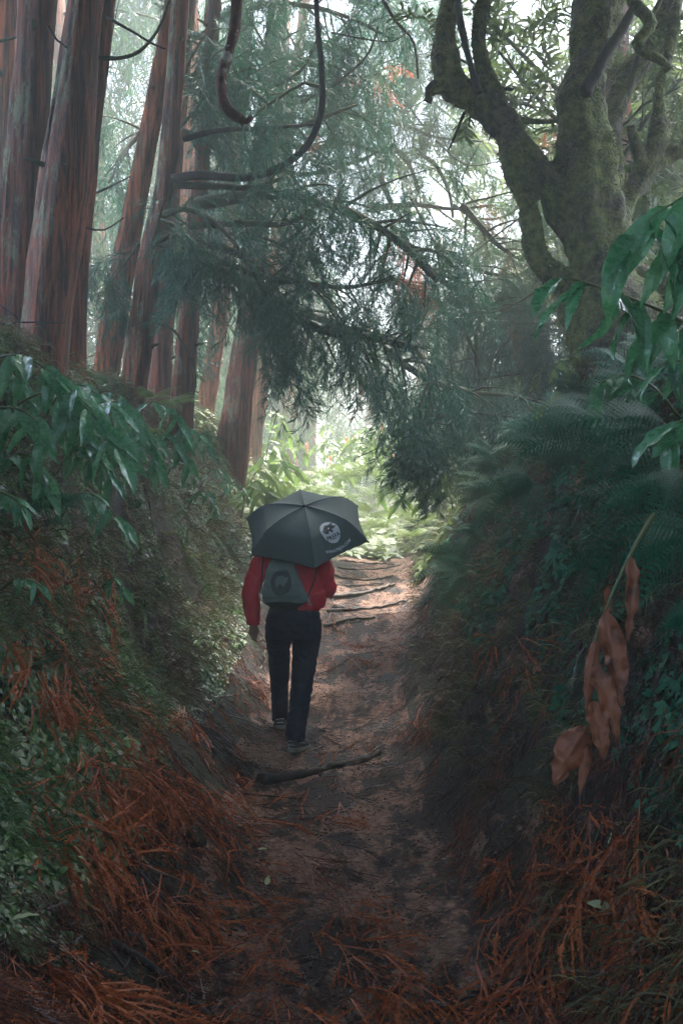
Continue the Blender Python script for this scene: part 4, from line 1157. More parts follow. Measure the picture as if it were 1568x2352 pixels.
# withered ginger hanging on the right
e = empty('withered_ginger', at(1500, 1180, 2.6), 'dead ginger stem with crumpled brown leaves hanging over the dark right bank', 'dead plant')
P, Rr = resample(pxs(2.6, [(1500, 1180), (1465, 1240), (1430, 1310), (1390, 1400), (1365, 1480), (1355, 1580), (1352, 1680), (1345, 1750)], -0.01), [.006, .006, .0055, .005, .005, .0045, .004, .002], 0.02)
g = G(); V, Q, T = tube(P, Rr, 7); g.add(V, Q, T); g.build('stem', M['ginger_stem'], e)
for k, (a, b, wd, Y) in enumerate([((1448, 1278), (1440, 1475), 21, 2.58), ((1387, 1402), (1436, 1618), 33, 2.52), ((1362, 1520), (1420, 1705), 30, 2.5), ((1368, 1465), (1345, 1640), 17, 2.56),
                                   ((1358, 1610), (1385, 1750), 30, 2.48), ((1345, 1665), (1272, 1805), 42, 2.5), ((1395, 1345), (1388, 1440), 13, 2.6), ((1352, 1700), (1330, 1830), 15, 2.5)]):
    A_, B_ = at(*a, Y), at(*b, Y - 0.05); L = (B_ - A_).length
    V, Q, T, A = make_leaf(130 + k, 1.0, wd / FPX * Y / L * 1.0, -0.5 if k % 2 else 0.75, 0.25, 0.22, 34, 18, curl=0.35 if k not in (5,) else 0.1)
    V = np.array(V); d = norm(V[-1] - V[0]); R0 = frames([d])[0]
    tgt = frames([norm(np.array(B_ - A_))], [[0.25 * (-1) ** k, -1, 0.1]])[0]
    ch = np.linalg.norm(V[-1] - V[0])
    W = (V @ R0) @ tgt.T * (L / ch) + np.array(A_)
    g = G(); g.add(W, Q); g.build('withered_leaf', M['dryleaf'], e)

# ------------------------------------------------------------------ ferns
def make_frond(seed, L=1.0, W=0.28, np_=17, npl=9, droop=0.8, bend=0.0):
    """a twice divided frond along +x"""
    r = np.random.default_rng(seed)
    P, W_, S_ = [], [], []
    ax = []; ang = 0.45; p = np.array([0.0, 0, 0]); M_ = 24
    for i in range(M_ + 1):
        ax.append((p.copy(), ang)); p = p + np.array([math.cos(ang), 0, math.sin(ang)]) * L / M_; ang -= droop / M_ * 1.5
    def axp(t):
        i = min(M_ - 1, int(t * M_)); f = t * M_ - i
        return ax[i][0] * (1 - f) + ax[i + 1][0] * f, ax[i][1]
    for i in range(M_ - 1):
        P.append([ax[i][0], ax[i + 1][0]]); W_.append([0.004 * L] * 2); S_.append([0, 1, 0])
    for k in range(np_):
        t = 0.16 + 0.84 * k / np_
        b, a = axp(t); d0 = np.array([math.cos(a), 0, math.sin(a)]); up = np.array([-math.sin(a), 0, math.cos(a)])
        env = math.sin(math.pi * min(1, (0.18 + 0.82 * t) ** 0.85)) ** 0.8 * (1.05 - 0.45 * t)
        for s in (-1, 1):
            l = W * env * r.uniform(0.9, 1.08)
            d = norm(d0 * 0.42 + np.array([0, s, 0]) - up * 0.22)
            e1 = b + d * l
            e1[2] -= 0.12 * l
            mid = b + d * l * 0.5
            P.append([b, e1]); W_.append([0.30 * L / np_ * 0.6, 0.0006 * L]); S_.append(d0)
            m = max(4, int(npl * env))
            for j in range(m):
                f = (j + 0.6) / m
                q = b + (e1 - b) * f + np.array([0, 0, 0.04 * l * math.sin(math.pi * f)])
                pl = 0.46 * L / np_ * (1 - 0.65 * f) * min(1, 4 * env)
                for s2 in (-1, 1):
                    dd = norm(d * 0.8 + d0 * s2 * 0.8 - up * 0.10)
                    P.append([q, q + dd * pl]); W_.append([l / m * 0.36, l / m * 0.08]); S_.append(d)
    P, W_, S_ = np.array(P, float), np.array(W_, float), np.array(S_, float)
    V, Q = ribbons(P, W_, S_)
    V[:, 1] += bend * V[:, 0] ** 2
    return V, Q, np.zeros((0, 3), int), np.repeat(r.uniform(0.3, 0.7, len(P)), 4)
FR = [make_frond(i, 1.0, 0.27 + 0.03 * (i % 2), 16, 8, 0.7 + 0.3 * (i % 3)) for i in range(4)] + [make_frond(9 + i, 1.0, 0.26 + 0.03 * (i % 2), 17, 9, 0.45, 0.25 + 0.12 * i) for i in range(4)]
FR_ME = {}
def frond_mesh(k, mat):
    if (k, mat) not in FR_ME:
        V, Q, T, A = FR[k]; me = mesh_np('frond', V, Q, None, A, False); me.materials.append(M[mat]); FR_ME[(k, mat)] = me
    return FR_ME[(k, mat)]
def mat4(R3, p, s):
    m = Matrix([list(R3[i] * s) + [p[i]] for i in range(3)] + [[0, 0, 0, 1]]); return m
def fern(p, size, nf, seed, label, mat='fern', group=None, face=None, spread=1.0, rise=0.5, fan=False):
    r = np.random.default_rng(seed)
    e = empty('fern', p, label, 'fern', group)
    for k in range(nf):
        a = (face if face is not None else 0) + (r.uniform(-1, 1) * spread if face is not None else k / nf * 6.283 + r.uniform(-0.3, 0.3))
        d = np.array([math.cos(a), math.sin(a), rise * r.uniform(0.5, 1.3)])
        if fan:                               # fronds fan out over the slope and show their upper face
            ph = r.uniform(-0.75, 0.75) * spread + 0.15
            d = np.array([-math.cos(ph), -0.15 - 0.4 * r.random(), math.sin(ph) * 1.0])
            U = np.array([0.15, -0.75, 0.65]) + r.normal(0, 0.15, 3)
            o = bpy.data.objects.new('frond', frond_mesh(4 + int(r.integers(0, 4)), mat)); COL.objects.link(o); o.parent = e
            o.matrix_local = mat4(frames([d], [U])[0], (r.normal(0, .03), 0, 0.0), size * r.uniform(0.75, 1.15))
            continue
        o = bpy.data.objects.new('frond', frond_mesh(int(r.integers(0, 4)), mat)); COL.objects.link(o); o.parent = e
        o.matrix_local = mat4(frames([d], roll=np.array([r.normal(0, 0.2)]))[0], (0, 0, 0.0), size * r.uniform(0.75, 1.1))
    return e
def fern_px(px, py, Y, size, nf, seed, label, mat='fern', group=None, face=None, spread=1.0, rise=0.4, fan=False):
    return fern(at(px, py, Y), size, nf, seed, label, mat, group, face, spread, rise, fan or (face or 0) > 3)
PI_ = math.pi
# hero ferns of the right bank; face = heading of the fronds (pi = towards the path)
fern_px(1370, 985, 4.9, 0.62, 6, 1, 'large fern whose fronds fan down the right bank below the shining ginger stem', face=PI_ + 0.5, spread=0.5)
fern_px(1420, 1000, 5.6, 0.6, 8, 2, 'broad fern directly under the foot of the mossy tree', face=PI_ + 0.2, spread=0.7)
fern_px(1520, 960, 5.2, 0.6, 8, 3, 'fern at the right of the mossy tree foot, highest on the bank', face=PI_ + 0.5, spread=1.0)
fern_px(1330, 1060, 5.2, 0.5, 6, 4, 'fern hanging over the brown litter in the middle of the right bank', face=PI_ + 0.6, spread=0.5)
fern_px(1560, 1010, 4.0, 0.55, 7, 5, 'dark fern at the right edge above the withered stem', face=PI_ + 0.7, spread=0.8)
fern_px(1600, 1110, 3.2, 0.42, 6, 6, 'dark fern with long teeth hanging at the right edge behind the withered stem', face=PI_ + 1.0, spread=0.6)
fern_px(1620, 1250, 2.8, 0.36, 5, 7, 'shadowed fern lowest but one at the right edge', face=PI_ + 0.9, spread=0.5)
fern_px(1620, 1400, 2.8, 0.24, 4, 8, 'small single fern tuft at the right edge beside the withered leaves', face=PI_ + 0.6, spread=0.4)
fern_px(1240, 1120, 6.2, 0.5, 6, 9, 'fern at mid height of the right bank nearest the path', face=PI_ + 0.4, spread=0.7)
fern_px(1480, 1050, 4.5, 0.5, 6, 10, 'fern with fronds crossing in the dark part of the right bank', face=PI_ + 0.6, spread=0.7)
GF = 'dark ferns covering the right bank'
r = np.random.default_rng(9)
for k in range(34):
    Y = r.uniform(4.2, 11); x = lerp_tab(Y, CREST_R) + r.uniform(-0.75, 0.6)
    if 6.0 < Y < 9.6: x -= 0.15
    z = float(Hn(x, Y)[0])
    w_ = 'at the right edge of the picture' if Y < 5.6 else ('under the mossy tree' if Y < 8.2 else 'between the path and the mossy tree')
    h_ = 'on the slope' if x < lerp_tab(Y, CREST_R) - 0.2 else 'on the bank top'
    fern((float(x), Y, z + 0.02), r.uniform(0.4, 0.62), 6, 700 + k, 'dark green fern %s %s' % (h_, w_), group='dark ferns %s %s' % (h_, w_), fan=True, spread=1.0)
GS = 'small ferns scattered on the right slope'
for k, (px, py) in enumerate([(1060, 1200), (1045, 1225), (1120, 1250), (1180, 1210), (1130, 1500), (1000, 1260), (1250, 1250), (1300, 1180), (1110, 1330), (1160, 1400)]):
    p = on_ray(px, py); fern(p + Vector((0, 0, 0.02)), 0.20, 5, 760 + k, 'small fern sprouting from the litter of the right slope', group=GS, face=PI_ + 0.5, spread=1.2, mat='fern')
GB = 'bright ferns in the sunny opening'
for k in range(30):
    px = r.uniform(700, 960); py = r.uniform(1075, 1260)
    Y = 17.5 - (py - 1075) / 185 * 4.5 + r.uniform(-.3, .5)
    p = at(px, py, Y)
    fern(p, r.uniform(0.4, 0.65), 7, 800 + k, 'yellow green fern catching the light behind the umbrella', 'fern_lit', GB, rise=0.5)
GL = 'ferns along the left bank top'
for k, (px, py, Y) in enumerate([(345, 920, 8.0), (370, 935, 8.2), (400, 930, 9), (60, 1160, 5), (100, 1180, 5), (30, 1190, 4.9), (440, 1020, 9), (700, 1110, 15), (660, 1130, 13), (690, 1130, 14), (300, 1010, 7)]):
    fern_px(px, py, Y, 0.34, 5, 840 + k, 'small fern with hanging fronds on the left bank', 'fern_lit' if k < 3 or k > 6 else 'fern', GL, face=-0.6, spread=1.3)

GM = 'small ferns rooted in the face of the left bank'
for k, (px, py) in enumerate([(330, 1080), (420, 1130), (480, 1200), (380, 1240), (300, 1180), (230, 1230), (440, 1290), (510, 1260), (350, 1350), (540, 1180), (120, 1230), (70, 1400), (270, 1400), (60, 1560), (330, 1560)]):
    p = on_ray(px, py); fern(p + Vector((0.02, -0.02, 0.02)), r.uniform(0.13, 0.22), 5, 880 + k, 'small fern rooted in the mossy face of the left bank', group=GM, face=-0.9, spread=1.2, mat='fern' if k % 3 else 'fern_lit')
# ------------------------------------------------------------------ low cover of the banks
def small_leaf_proto(seed, n=7, L=0.04, w=0.008, el=0.8):
    r = np.random.default_rng(seed); P, W = [], []
    for i in range(n):
        a = r.uniform(0, 6.283); d = norm([math.cos(a), math.sin(a), r.uniform(0.1, 1.0) * el]); l = L * r.uniform(0.5, 1.2)
        P.append([[0, 0, 0], d * l * 0.5 + [0, 0, .004], d * l - [0, 0, 0.25 * l]]); W.append([w * 0.3, w, w * 0.15])
    P, W = np.array(P, float), np.array(W)
    sd = np.cross(P[:, 1], [0, 0, 1.0]); sd /= np.linalg.norm(sd, axis=1)[:, None] + 1e-9
    V, Q = ribbons(P, W, sd); return V, Q, np.zeros((0, 3), int), np.repeat(r.uniform(.2, .8, n), 6)
HERB = [small_leaf_proto(i, 8, 0.035, 0.007) for i in range(5)]
HERB2 = [small_leaf_proto(10 + i, 6, 0.07, 0.012) for i in range(4)]
STRAND = []
for i in range(5):
    r2 = np.random.default_rng(50 + i); P, W = [], []
    for k in range(8):
        a = r2.uniform(0, 6.283); o = r2.normal(0, 0.02, 3); l = r2.uniform(0.06, 0.16); d = np.array([0.35, 0, 0.5]); q = o.copy(); c = []
        for j in range(5):
            c.append(q.copy()); q = q + norm(d) * l / 4; d = d + [0.05, 0, -0.42] + r2.normal(0, 0.12, 3)
        P.append(c); W.append([0.0022, 0.0026, 0.0022, 0.0018, 0.0006])
    P, W = np.array(P), np.array(W); sd = r2.normal(0, 1, (8, 3)); sd[:, 0] = 0; sd /= np.linalg.norm(sd, axis=1)[:, None]
    V, Q = ribbons(P, W, sd); STRAND.append((V, Q, np.zeros((0, 3), int), np.repeat(r2.uniform(.1, .9, 8), 10)))

def cover(name, mat, protos, n, test, scale, seed, label=None, lift=0.0, downhill=False, jitter=0.4, yr=(2.0, 22)):
    r = np.random.default_rng(seed); pos, X = [], []
    got = 0; Pp = []
    while got < n:
        m = n * 4
        Y = yr[0] + (yr[1] - yr[0]) * r.random(m) ** 1.7
        x = r.uniform(-1, 1, m) * np.minimum(5.0, 0.36 * Y + 1.2)
        ok = test(x, Y, r)
        x, Y = x[ok], Y[ok]
        Pp.append(np.stack([x, Y], -1)); got += len(x)
    Pp = np.concatenate(Pp)[:n]; x, Y = Pp[:, 0], Pp[:, 1]
    z = Hn(x, Y); nn = Nn(x, Y)
    pos = np.stack([x, Y, z], -1) + nn * lift
    if downhill:
        hx = np.stack([nn[:, 0], nn[:, 1], np.zeros(n)], -1)
        hx = hx / (np.linalg.norm(hx, axis=1)[:, None] + 1e-6)
        D = hx + r.normal(0, jitter * 0.5, (n, 3)); Rm = frames(D)
    else:
        a = r.uniform(0, 6.283, n)
        D = np.stack([np.cos(a), np.sin(a), np.zeros(n)], -1); D = D - nn * np.sum(D * nn, 1)[:, None]
        U = nn + r.normal(0, jitter, (n, 3)) * 0.5
        Rm = frames(D, U)
    g = G(); place(g, protos, pos, Rm, r.uniform(scale[0], scale[1], n) * (1 + 0.045 * np.maximum(0, Y - 5)), rng=r)
    o = g.build(name, M[mat]); tag(o, label, None, None, 'stuff')
    return o
def nz(x, y, s, k):  # patchiness
    return np.array([noise.noise(Vector((a * s, b * s, k))) for a, b in zip(x, y)])
def ucoord(x, Y):
    return x - lerp_tab(Y, PATH_X)
def t_left(lo, hi, s, k, th):
    def f(x, Y, r):
        u = ucoord(x, Y); L = -(lerp_tab(Y, CREST_L) - lerp_tab(Y, PATH_X))
        ok = (u < -lo * L) & (u > -hi * L)
        ok[ok] = nz(x[ok], Y[ok], s, k) > th
        return ok
    return f
def t_right(lo, hi, s, k, th):
    def f(x, Y, r):
        u = ucoord(x, Y); L = lerp_tab(Y, CREST_R) - lerp_tab(Y, PATH_X)
        ok = (u > lo * L) & (u < hi * L)
        ok[ok] = nz(x[ok], Y[ok], s, k) > th
        return ok
    return f
cover('moss', 'herb', HERB, 19000, t_left(0.42, 1.15, 1.7, 3, -0.12), (0.5, 1.5), 31, yr=(3, 16))
cover('hanging_moss', 'hang', STRAND, 2600, t_left(0.48, 1.1, 1.2, 9, -0.25), (0.7, 1.5), 32, downhill=True, yr=(3.5, 18))
cover('grass', 'herb', STRAND, 1800, t_left(0.5, 1.15, 1.9, 14, -0.05), (0.5, 1.2), 33, downhill=True, yr=(3.5, 18))
cover('ground_cover', 'herb', HERB2, 3000, t_left(0.45, 1.3, 1.4, 20, 0.0), (0.7, 1.5), 34, yr=(3.5, 20))
cover('clover', 'herb', HERB, 2600, t_left(0.42, 0.75, 2.2, 27, 0.12), (0.4, 0.9), 35, yr=(3.5, 9))
cover('moss', 'fern', HERB, 5500, t_right(0.5, 1.3, 1.5, 35, -0.05), (0.7, 1.5), 36, yr=(2.5, 18))
cover('hanging_moss', 'hang', STRAND, 1400, t_right(0.35, 1.1, 1.2, 41, -0.1), (0.7, 1.5), 37, downhill=True, yr=(2.5, 18))
cover('ground_cover', 'fern', HERB2, 2600, t_right(0.5, 1.4, 1.4, 44, -0.05), (0.8, 1.8), 38, yr=(3, 18))
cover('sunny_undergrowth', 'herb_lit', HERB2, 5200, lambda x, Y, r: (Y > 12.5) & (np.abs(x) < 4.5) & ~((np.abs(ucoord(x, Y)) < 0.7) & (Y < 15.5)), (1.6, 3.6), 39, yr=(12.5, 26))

# ------------------------------------------------------------------ litter of dead cedar fronds
def slope_place(r, x, Y, n, lift):
    z = Hn(x, Y); nn = Nn(x, Y, 0.12)
    hx = np.stack([nn[:, 0], nn[:, 1] - 0.25, np.zeros(n)], -1)
    a = r.normal(0, 0.55, n)
    d0 = hx / (np.linalg.norm(hx, axis=1)[:, None] + 1e-6)
    D = np.stack([d0[:, 0] * np.cos(a) - d0[:, 1] * np.sin(a), d0[:, 0] * np.sin(a) + d0[:, 1] * np.cos(a), np.zeros(n)], -1)
    D = D - nn * np.sum(D * nn, 1)[:, None] + nn * 0.12
    return np.stack([x, Y, z], -1) + nn * lift, frames(D, nn, roll=r.normal(0, 0.25, n))
def litter(name, mat, protos, n, test, scale, seed, yr, lift=(0.005, 0.03)):
    r = np.random.default_rng(seed); Pp = []; got = 0
    while got < n:
        m = n * 3
        Y = yr[0] + (yr[1] - yr[0]) * r.random(m) ** 1.8
        x = r.uniform(-1, 1, m) * np.minimum(3.2, 0.36 * Y + 0.5)
        ok = test(x, Y, r); Pp.append(np.stack([x[ok], Y[ok]], -1)); got += int(ok.sum())
    Pp = np.concatenate(Pp)[:n]
    pos, Rm = slope_place(r, Pp[:, 0], Pp[:, 1], n, r.uniform(*lift, n)[:, None])
    g = G(); place(g, protos, pos, Rm, r.uniform(scale[0], scale[1], n), rng=r)
    o = g.build(name, M[mat]); o['kind'] = 'stuff'; return o
def t_lit(x, Y, r):
    u = ucoord(x, Y); base = np.where(np.abs(u) < 0.6, 0.14, 1.0)
    ok = (u > -1.15) & (u < 1.5) & (r.random(len(x)) < base) & ((u < 0.9) | (r.random(len(x)) < 0.35)) & ((u > -0.8) | (Y < 5) | (r.random(len(x)) < 0.3))
    ok[ok] = nz(x[ok], Y[ok], 1.5, 60) > 0.0
    return ok
def t_lit2(x, Y, r):
    u = ucoord(x, Y); ok = (u > -1.2) & (u < 1.9)
    ok[ok] = nz(x[ok], Y[ok], 2.0, 70) > np.where(np.abs(u[ok]) < 0.55, 0.12, -0.2)
    return ok
litter('dead_frond_litter', 'dead_mid', SPR_DEAD, 800, t_lit, (0.6, 1.2), 51, (2.4, 15))
litter('rotting_litter', 'dead_dark', SPR_DEAD, 1100, t_lit2, (0.5, 1.1), 52, (2.2, 13))
TW = []
for i in range(4):
    r2 = np.random.default_rng(70 + i); g = G()
    for k in range(5):
        o = r2.normal(0, 0.05, 3) * [1, 1, 0.05]; a = r2.uniform(0, 3.14); l = r2.uniform(0.03, 0.10)
        d = np.array([math.cos(a), math.sin(a) * 0.5, 0.05]); V, Q, T = tube([Vector(o), Vector(o + d * l * 0.5 + r2.normal(0, .006, 3)), Vector(o + d * l)], [0.0018, 0.002, 0.001], 3, False); g.add(V, Q, var=r2.random())
    V, Q, T, A = g.arrays(); TW.append((V, Q, np.zeros((0, 3), int), A))
litter('twig_litter', 'dead_dark', TW, 3500, lambda x, Y, r: (np.abs(ucoord(x, Y)) < 1.9), (0.6, 1.3), 53, (2.2, 15), (0.0, 0.012))
litter('pale_twig_litter', 'hang', TW, 900, lambda x, Y, r: (np.abs(ucoord(x, Y)) < 1.9), (0.4, 1.0), 54, (2.4, 14), (0.0, 0.02))
CR = []
for i in range(4):
    bm = bmesh.new(); bmesh.ops.create_icosphere(bm, subdivisions=1, radius=1); r2 = np.random.default_rng(i)
    V = np.array([v.co[:] for v in bm.verts]); V *= (1 + r2.normal(0, 0.22, (len(V), 1))); V[:, 2] *= 0.6
    CR.append((V, np.zeros((0, 4), int), np.array([[v.index for v in f.verts] for f in bm.faces]), np.full(len(V), r2.random()))); bm.free()
def t_pth(x, Y, r):
    ok = np.abs(ucoord(x, Y)) < 0.85; ok[ok] = nz(x[ok], Y[ok], 3.0, 90) > -0.1
    return ok
litter('soil_crumbs', 'dead_dark', CR, 4200, t_pth, (0.003, 0.011), 55, (2.2, 14), (0.0, 0.004))
litter('gravel', 'hang', CR, 500, t_pth, (0.003, 0.010), 56, (2.2, 14), (0.0, 0.004))
# single large fallen fronds one can count
DF_ME = []
for V, Q, T, A in SPR_DEAD_HI:
    me = mesh_np('dead_frond', V, Q, None, A); me.materials.append(M['dead']); DF_ME.append(me)
LABK = [('rust orange', 'left bank'), ('rust brown', 'path'), ('dull brown', 'right slope')]
GD = 'large fallen rust brown cedar fronds'
r = np.random.default_rng(88)
spots = []
for (cx, cy_, sx, sy, n) in [(200, 1790, 120, 60, 36), (60, 1900, 60, 60, 16), (370, 2080, 90, 40, 22), (120, 2280, 130, 50, 26), (400, 1650, 60, 40, 7), (130, 1300, 60, 50, 9), (160, 1440, 40, 70, 8), (40, 1250, 50, 40, 8), (500, 1950, 50, 60, 9), (250, 1650, 90, 50, 10),
                             (1280, 2130, 70, 60, 8), (1480, 2080, 90, 80, 12), (1400, 1880, 110, 60, 9), (760, 1870, 80, 40, 5), (820, 2110, 110, 90, 8), (900, 2280, 180, 50, 10), (560, 2200, 120, 70, 9), (1150, 1480, 100, 80, 7), (780, 1500, 50, 60, 6), (760, 1400, 50, 40, 4), (960, 1680, 120, 60, 6), (640, 2320, 150, 30, 7), (110, 1600, 90, 60, 18), (60, 1480, 60, 60, 10), (330, 1780, 60, 60, 10), (470, 1840, 60, 60, 9), (240, 1960, 90, 40, 12), (1460, 1980, 80, 50, 10), (1250, 2250, 120, 50, 9), (1230, 1990, 80, 50, 7), (880, 1490, 60, 40, 6), (1350, 2000, 60, 60, 6), (1100, 2200, 120, 60, 5), (540, 1580, 40, 60, 6)]:
    for _ in range(n): spots.append((cx + r.normal(0, sx * 0.6), cy_ + r.normal(0, sy * 0.6)))
for k, (px, py) in enumerate(spots):
    p = on_ray(px, py, 2.0, 20)
    pos, Rm = slope_place(r, np.array([p.x]), np.array([p.y]), 1, 0.025 + 0.05 * r.random())
    o = bpy.data.objects.new('dead_frond', DF_ME[k % 6]); COL.objects.link(o)
    o.matrix_world = mat4(Rm[0], pos[0], r.uniform(1.0, 1.9))
    uu_ = p.x - float(lerp_tab(p.y, PATH_X)); z_ = 'on the left bank' if uu_ < -0.6 else ('on the right slope' if uu_ > 0.6 else 'on the path')
    d_ = 'nearest the camera' if p.y < 3.4 else ('halfway to the walker' if p.y < 5.2 else ('near the walker' if p.y < 8.5 else 'beyond the walker'))
    tag(o, 'fallen rust brown cedar frond lying %s %s' % (z_, d_), 'dead frond', 'fallen cedar fronds %s %s' % (z_, d_))
# a few at special places
for k, (px, py, lb) in enumerate([(268, 2075, 'forked orange brown frond lying alone in the dark left of the path'), (500, 1700, 'brown frond at the edge of the path left of the shoes')]):
    p = on_ray(px, py, 2.0, 20)
    pos, Rm = slope_place(r, np.array([p.x]), np.array([p.y]), 1, 0.05)
    o = bpy.data.objects.new('dead_frond', DF_ME[k]); COL.objects.link(o); o.matrix_world = mat4(Rm[0], pos[0], 1.1); tag(o, lb, 'dead frond')

# ------------------------------------------------------------------ sticks, roots, stones
def stick(name, lst, r0, mat, label, cat='stick', seed=0, lift=0.008, group=None, step=0.03, r1=None):
    P = [on_ray(px, py, 1.8, 22) + Vector((0, 0, lift + r0 * 0.5)) for px, py in lst]
    P2, Rr = resample(P, list(np.linspace(r0, r1 or r0 * 0.45, len(P))), step)
    wb_ = 0.02 if cat == 'root' else 0.006
    P2 = [Vector((p.x + 0.006 * noise.noise(p * 9), p.y, max(p.z, float(Hn(p.x, p.y)[0]) + lift) + wb_ * noise.noise(p * 12))) for p in P2]
    g = G(); V, Q, T = tube(P2, Rr, 7, True, 0.35, seed); g.add(V, Q, T)
    o = g.build_at(name, M[mat], P2[0]); tag(o, label, cat, group); return o
stick('fallen_branch', [(255, 2175), (300, 2200), (350, 2235), (410, 2290), (480, 2350), (520, 2390)], 0.016, 'stick', 'long dark fallen branch with lichen running off the bottom edge left of centre', 'branch', 1, r1=0.013)
stick('fallen_branch', [(1460, 2010), (1380, 2080), (1320, 2180), (1240, 2240), (1120, 2290), (1010, 2330), (960, 2345)], 0.010, 'stick', 'long thin dark branch curving over the lower right litter', 'branch', 2)
stick('fallen_branch', [(250, 2190), (300, 2260), (360, 2350)], 0.006, 'stick', 'thin dark branch parallel to the long lichened one at the bottom left', 'branch', 3)
stick('pale_stick', [(480, 1620), (520, 1645), (570, 1660), (612, 1668)], 0.006, 'twig', 'pale curved stick ending at the left shoe', 'stick', 4)
stick('pale_stick', [(500, 1604), (545, 1600), (572, 1590), (600, 1600), (625, 1605)], 0.005, 'twig', 'pale kinked stick above the curved one left of the legs', 'stick', 5)
stick('pale_stick', [(560, 1712), (605, 1706), (620, 1705), (645, 1688)], 0.005, 'twig', 'small pale forked stick just left of the right shoe', 'stick', 6)
stick('pale_stick', [(780, 1760), (830, 1745), (870, 1720), (885, 1712)], 0.007, 'twig', 'pale stick on the rim of the ledge right of the shoes', 'stick', 7)
stick('pale_stick', [(700, 1735), (730, 1722), (745, 1708)], 0.004, 'twig', 'thin pale twig right in front of the right shoe', 'stick', 8)
stick('broken_wood', [(378, 1880), (410, 1872), (468, 1853)], 0.009, 'deadbranch', 'flat piece of orange split wood lying on the left bank', 'stick', 9, r1=0.008)
stick('dark_stick', [(690, 1560), (760, 1540), (830, 1505), (900, 1500)], 0.006, 'stick', 'dark stick lying across the path right of the legs', 'stick', 10)
stick('dark_stick', [(560, 1830), (640, 1835), (700, 1840)], 0.006, 'stick', 'thin dark stick crossing the path below the ledge', 'stick', 11)
stick('thin_stalk', [(785, 2150), (778, 2080), (765, 2010)], 0.0025, 'deadbranch', 'thin straight rust red stalk standing near the bottom centre', 'stalk', 12, lift=0.02)
stick('dark_stick', [(520, 2010), (560, 2060), (580, 2090)], 0.008, 'stick', 'short dark stick lying on the tan soil left of the path centre', 'stick', 13)
rts = [([(600, 1800), (660, 1790), (740, 1772), (800, 1758), (870, 1735)], .042, 'thick dark root making a ledge across the path below the shoes'),
       ([(756, 1375), (800, 1372), (850, 1362), (905, 1345)], .035, 'dark root forming the widest step across the path'),
       ([(752, 1408), (800, 1404), (870, 1398), (930, 1385)], .022, 'root step lower on the path right of the hand bag side'),
       ([(770, 1290), (800, 1291), (850, 1296), (905, 1298)], .016, 'pale root lying across the far top of the path'),
       ([(775, 1305), (820, 1310), (870, 1308), (920, 1300)], .016, 'pale root just below the farthest one'),
       ([(752, 1320), (790, 1330), (840, 1334), (900, 1326)], .020, 'root step with litter behind it at the upper path'),
       ([(760, 1345), (820, 1348), (880, 1342)], .016, 'thin root above the widest step'),
       ([(745, 1440), (800, 1428), (860, 1420)], .022, 'dark root right beside the trousers'),
       ([(900, 1280), (940, 1265), (985, 1240), (1040, 1215)], .02, 'pale root climbing the right bank at the top of the path'),
       ([(735, 1350), (760, 1365), (765, 1400), (752, 1432)], .010, 'pale looping root beside the elbow')]
for k, (l, r0, lb) in enumerate(rts):
    stick('tree_root', l, r0, 'stick' if k == 0 else 'root', lb, 'root', 30 + k, lift=-0.012 if k == 0 else 0.004, r1=r0 * 0.6)
G_R = 'thin roots washed out of the left bank'
r = np.random.default_rng(321)
for k, (px, py) in enumerate([(330, 1120), (400, 1180), (450, 1240), (500, 1180), (360, 1300), (280, 1260), (430, 1370), (520, 1300), (240, 1420), (470, 1450), (330, 1480), (390, 1090), (540, 1220), (180, 1280), (560, 1340)]):
    l = []; x_, y_ = px, py
    for j in range(5):
        l.append((x_, y_)); x_ += r.uniform(-14, 26); y_ += r.uniform(18, 42)
    stick('exposed_root', l, r.uniform(.005, .010), 'root' if k % 3 else 'stick', 'thin crooked root hanging down the left bank', 'root', 60 + k, lift=0.012, group=G_R)
for k, (px, py) in enumerate([(1010, 1330), (1090, 1390), (1180, 1300), (1240, 1420), (1060, 1480), (1330, 1330), (1150, 1560)]):
    l = []; x_, y_ = px, py
    for j in range(5):
        l.append((x_, y_)); x_ -= r.uniform(-4, 34); y_ += r.uniform(10, 34)
    stick('exposed_root', l, r.uniform(.005, .010), 'stick', 'thin dark root creeping down the right slope', 'root', 80 + k, lift=0.012, group='thin dark roots on the right slope')
def stone(px, py, s, mat, label, seed):
    p = on_ray(px, py, 1.8, 22); bm = bmesh.new(); bmesh.ops.create_icosphere(bm, subdivisions=3, radius=1)
    for v in bm.verts:
        n = noise.noise(v.co * 1.3 + Vector((seed, 0, 0))) * 0.35 + noise.noise(v.co * 4 + Vector((seed, 0, 0))) * 0.08
        v.co *= (1 + n); v.co.z *= 0.6
    me = bpy.data.meshes.new('stone'); bm.to_mesh(me); bm.free()
    for f in me.polygons: f.use_smooth = True
    o = link('stone', me, M[mat], None, p + Vector((0, 0, s * 0.2))); o.scale = (s, s * 0.8, s); tag(o, label, 'stone')
stone(440, 1935, 0.075, 'ground', 'low moss stained stone on the left edge of the path', 3)
stone(735, 2000, 0.018, 'root', 'small dark pebble on the tan soil at the path centre', 5)
stone(775, 1400, 0.075, 'root', 'dark stone between root steps right of the hip', 8)
stone(1340, 2040, 0.02, 'root', 'grey pebble in the litter at the lower right', 11)
G_P = None
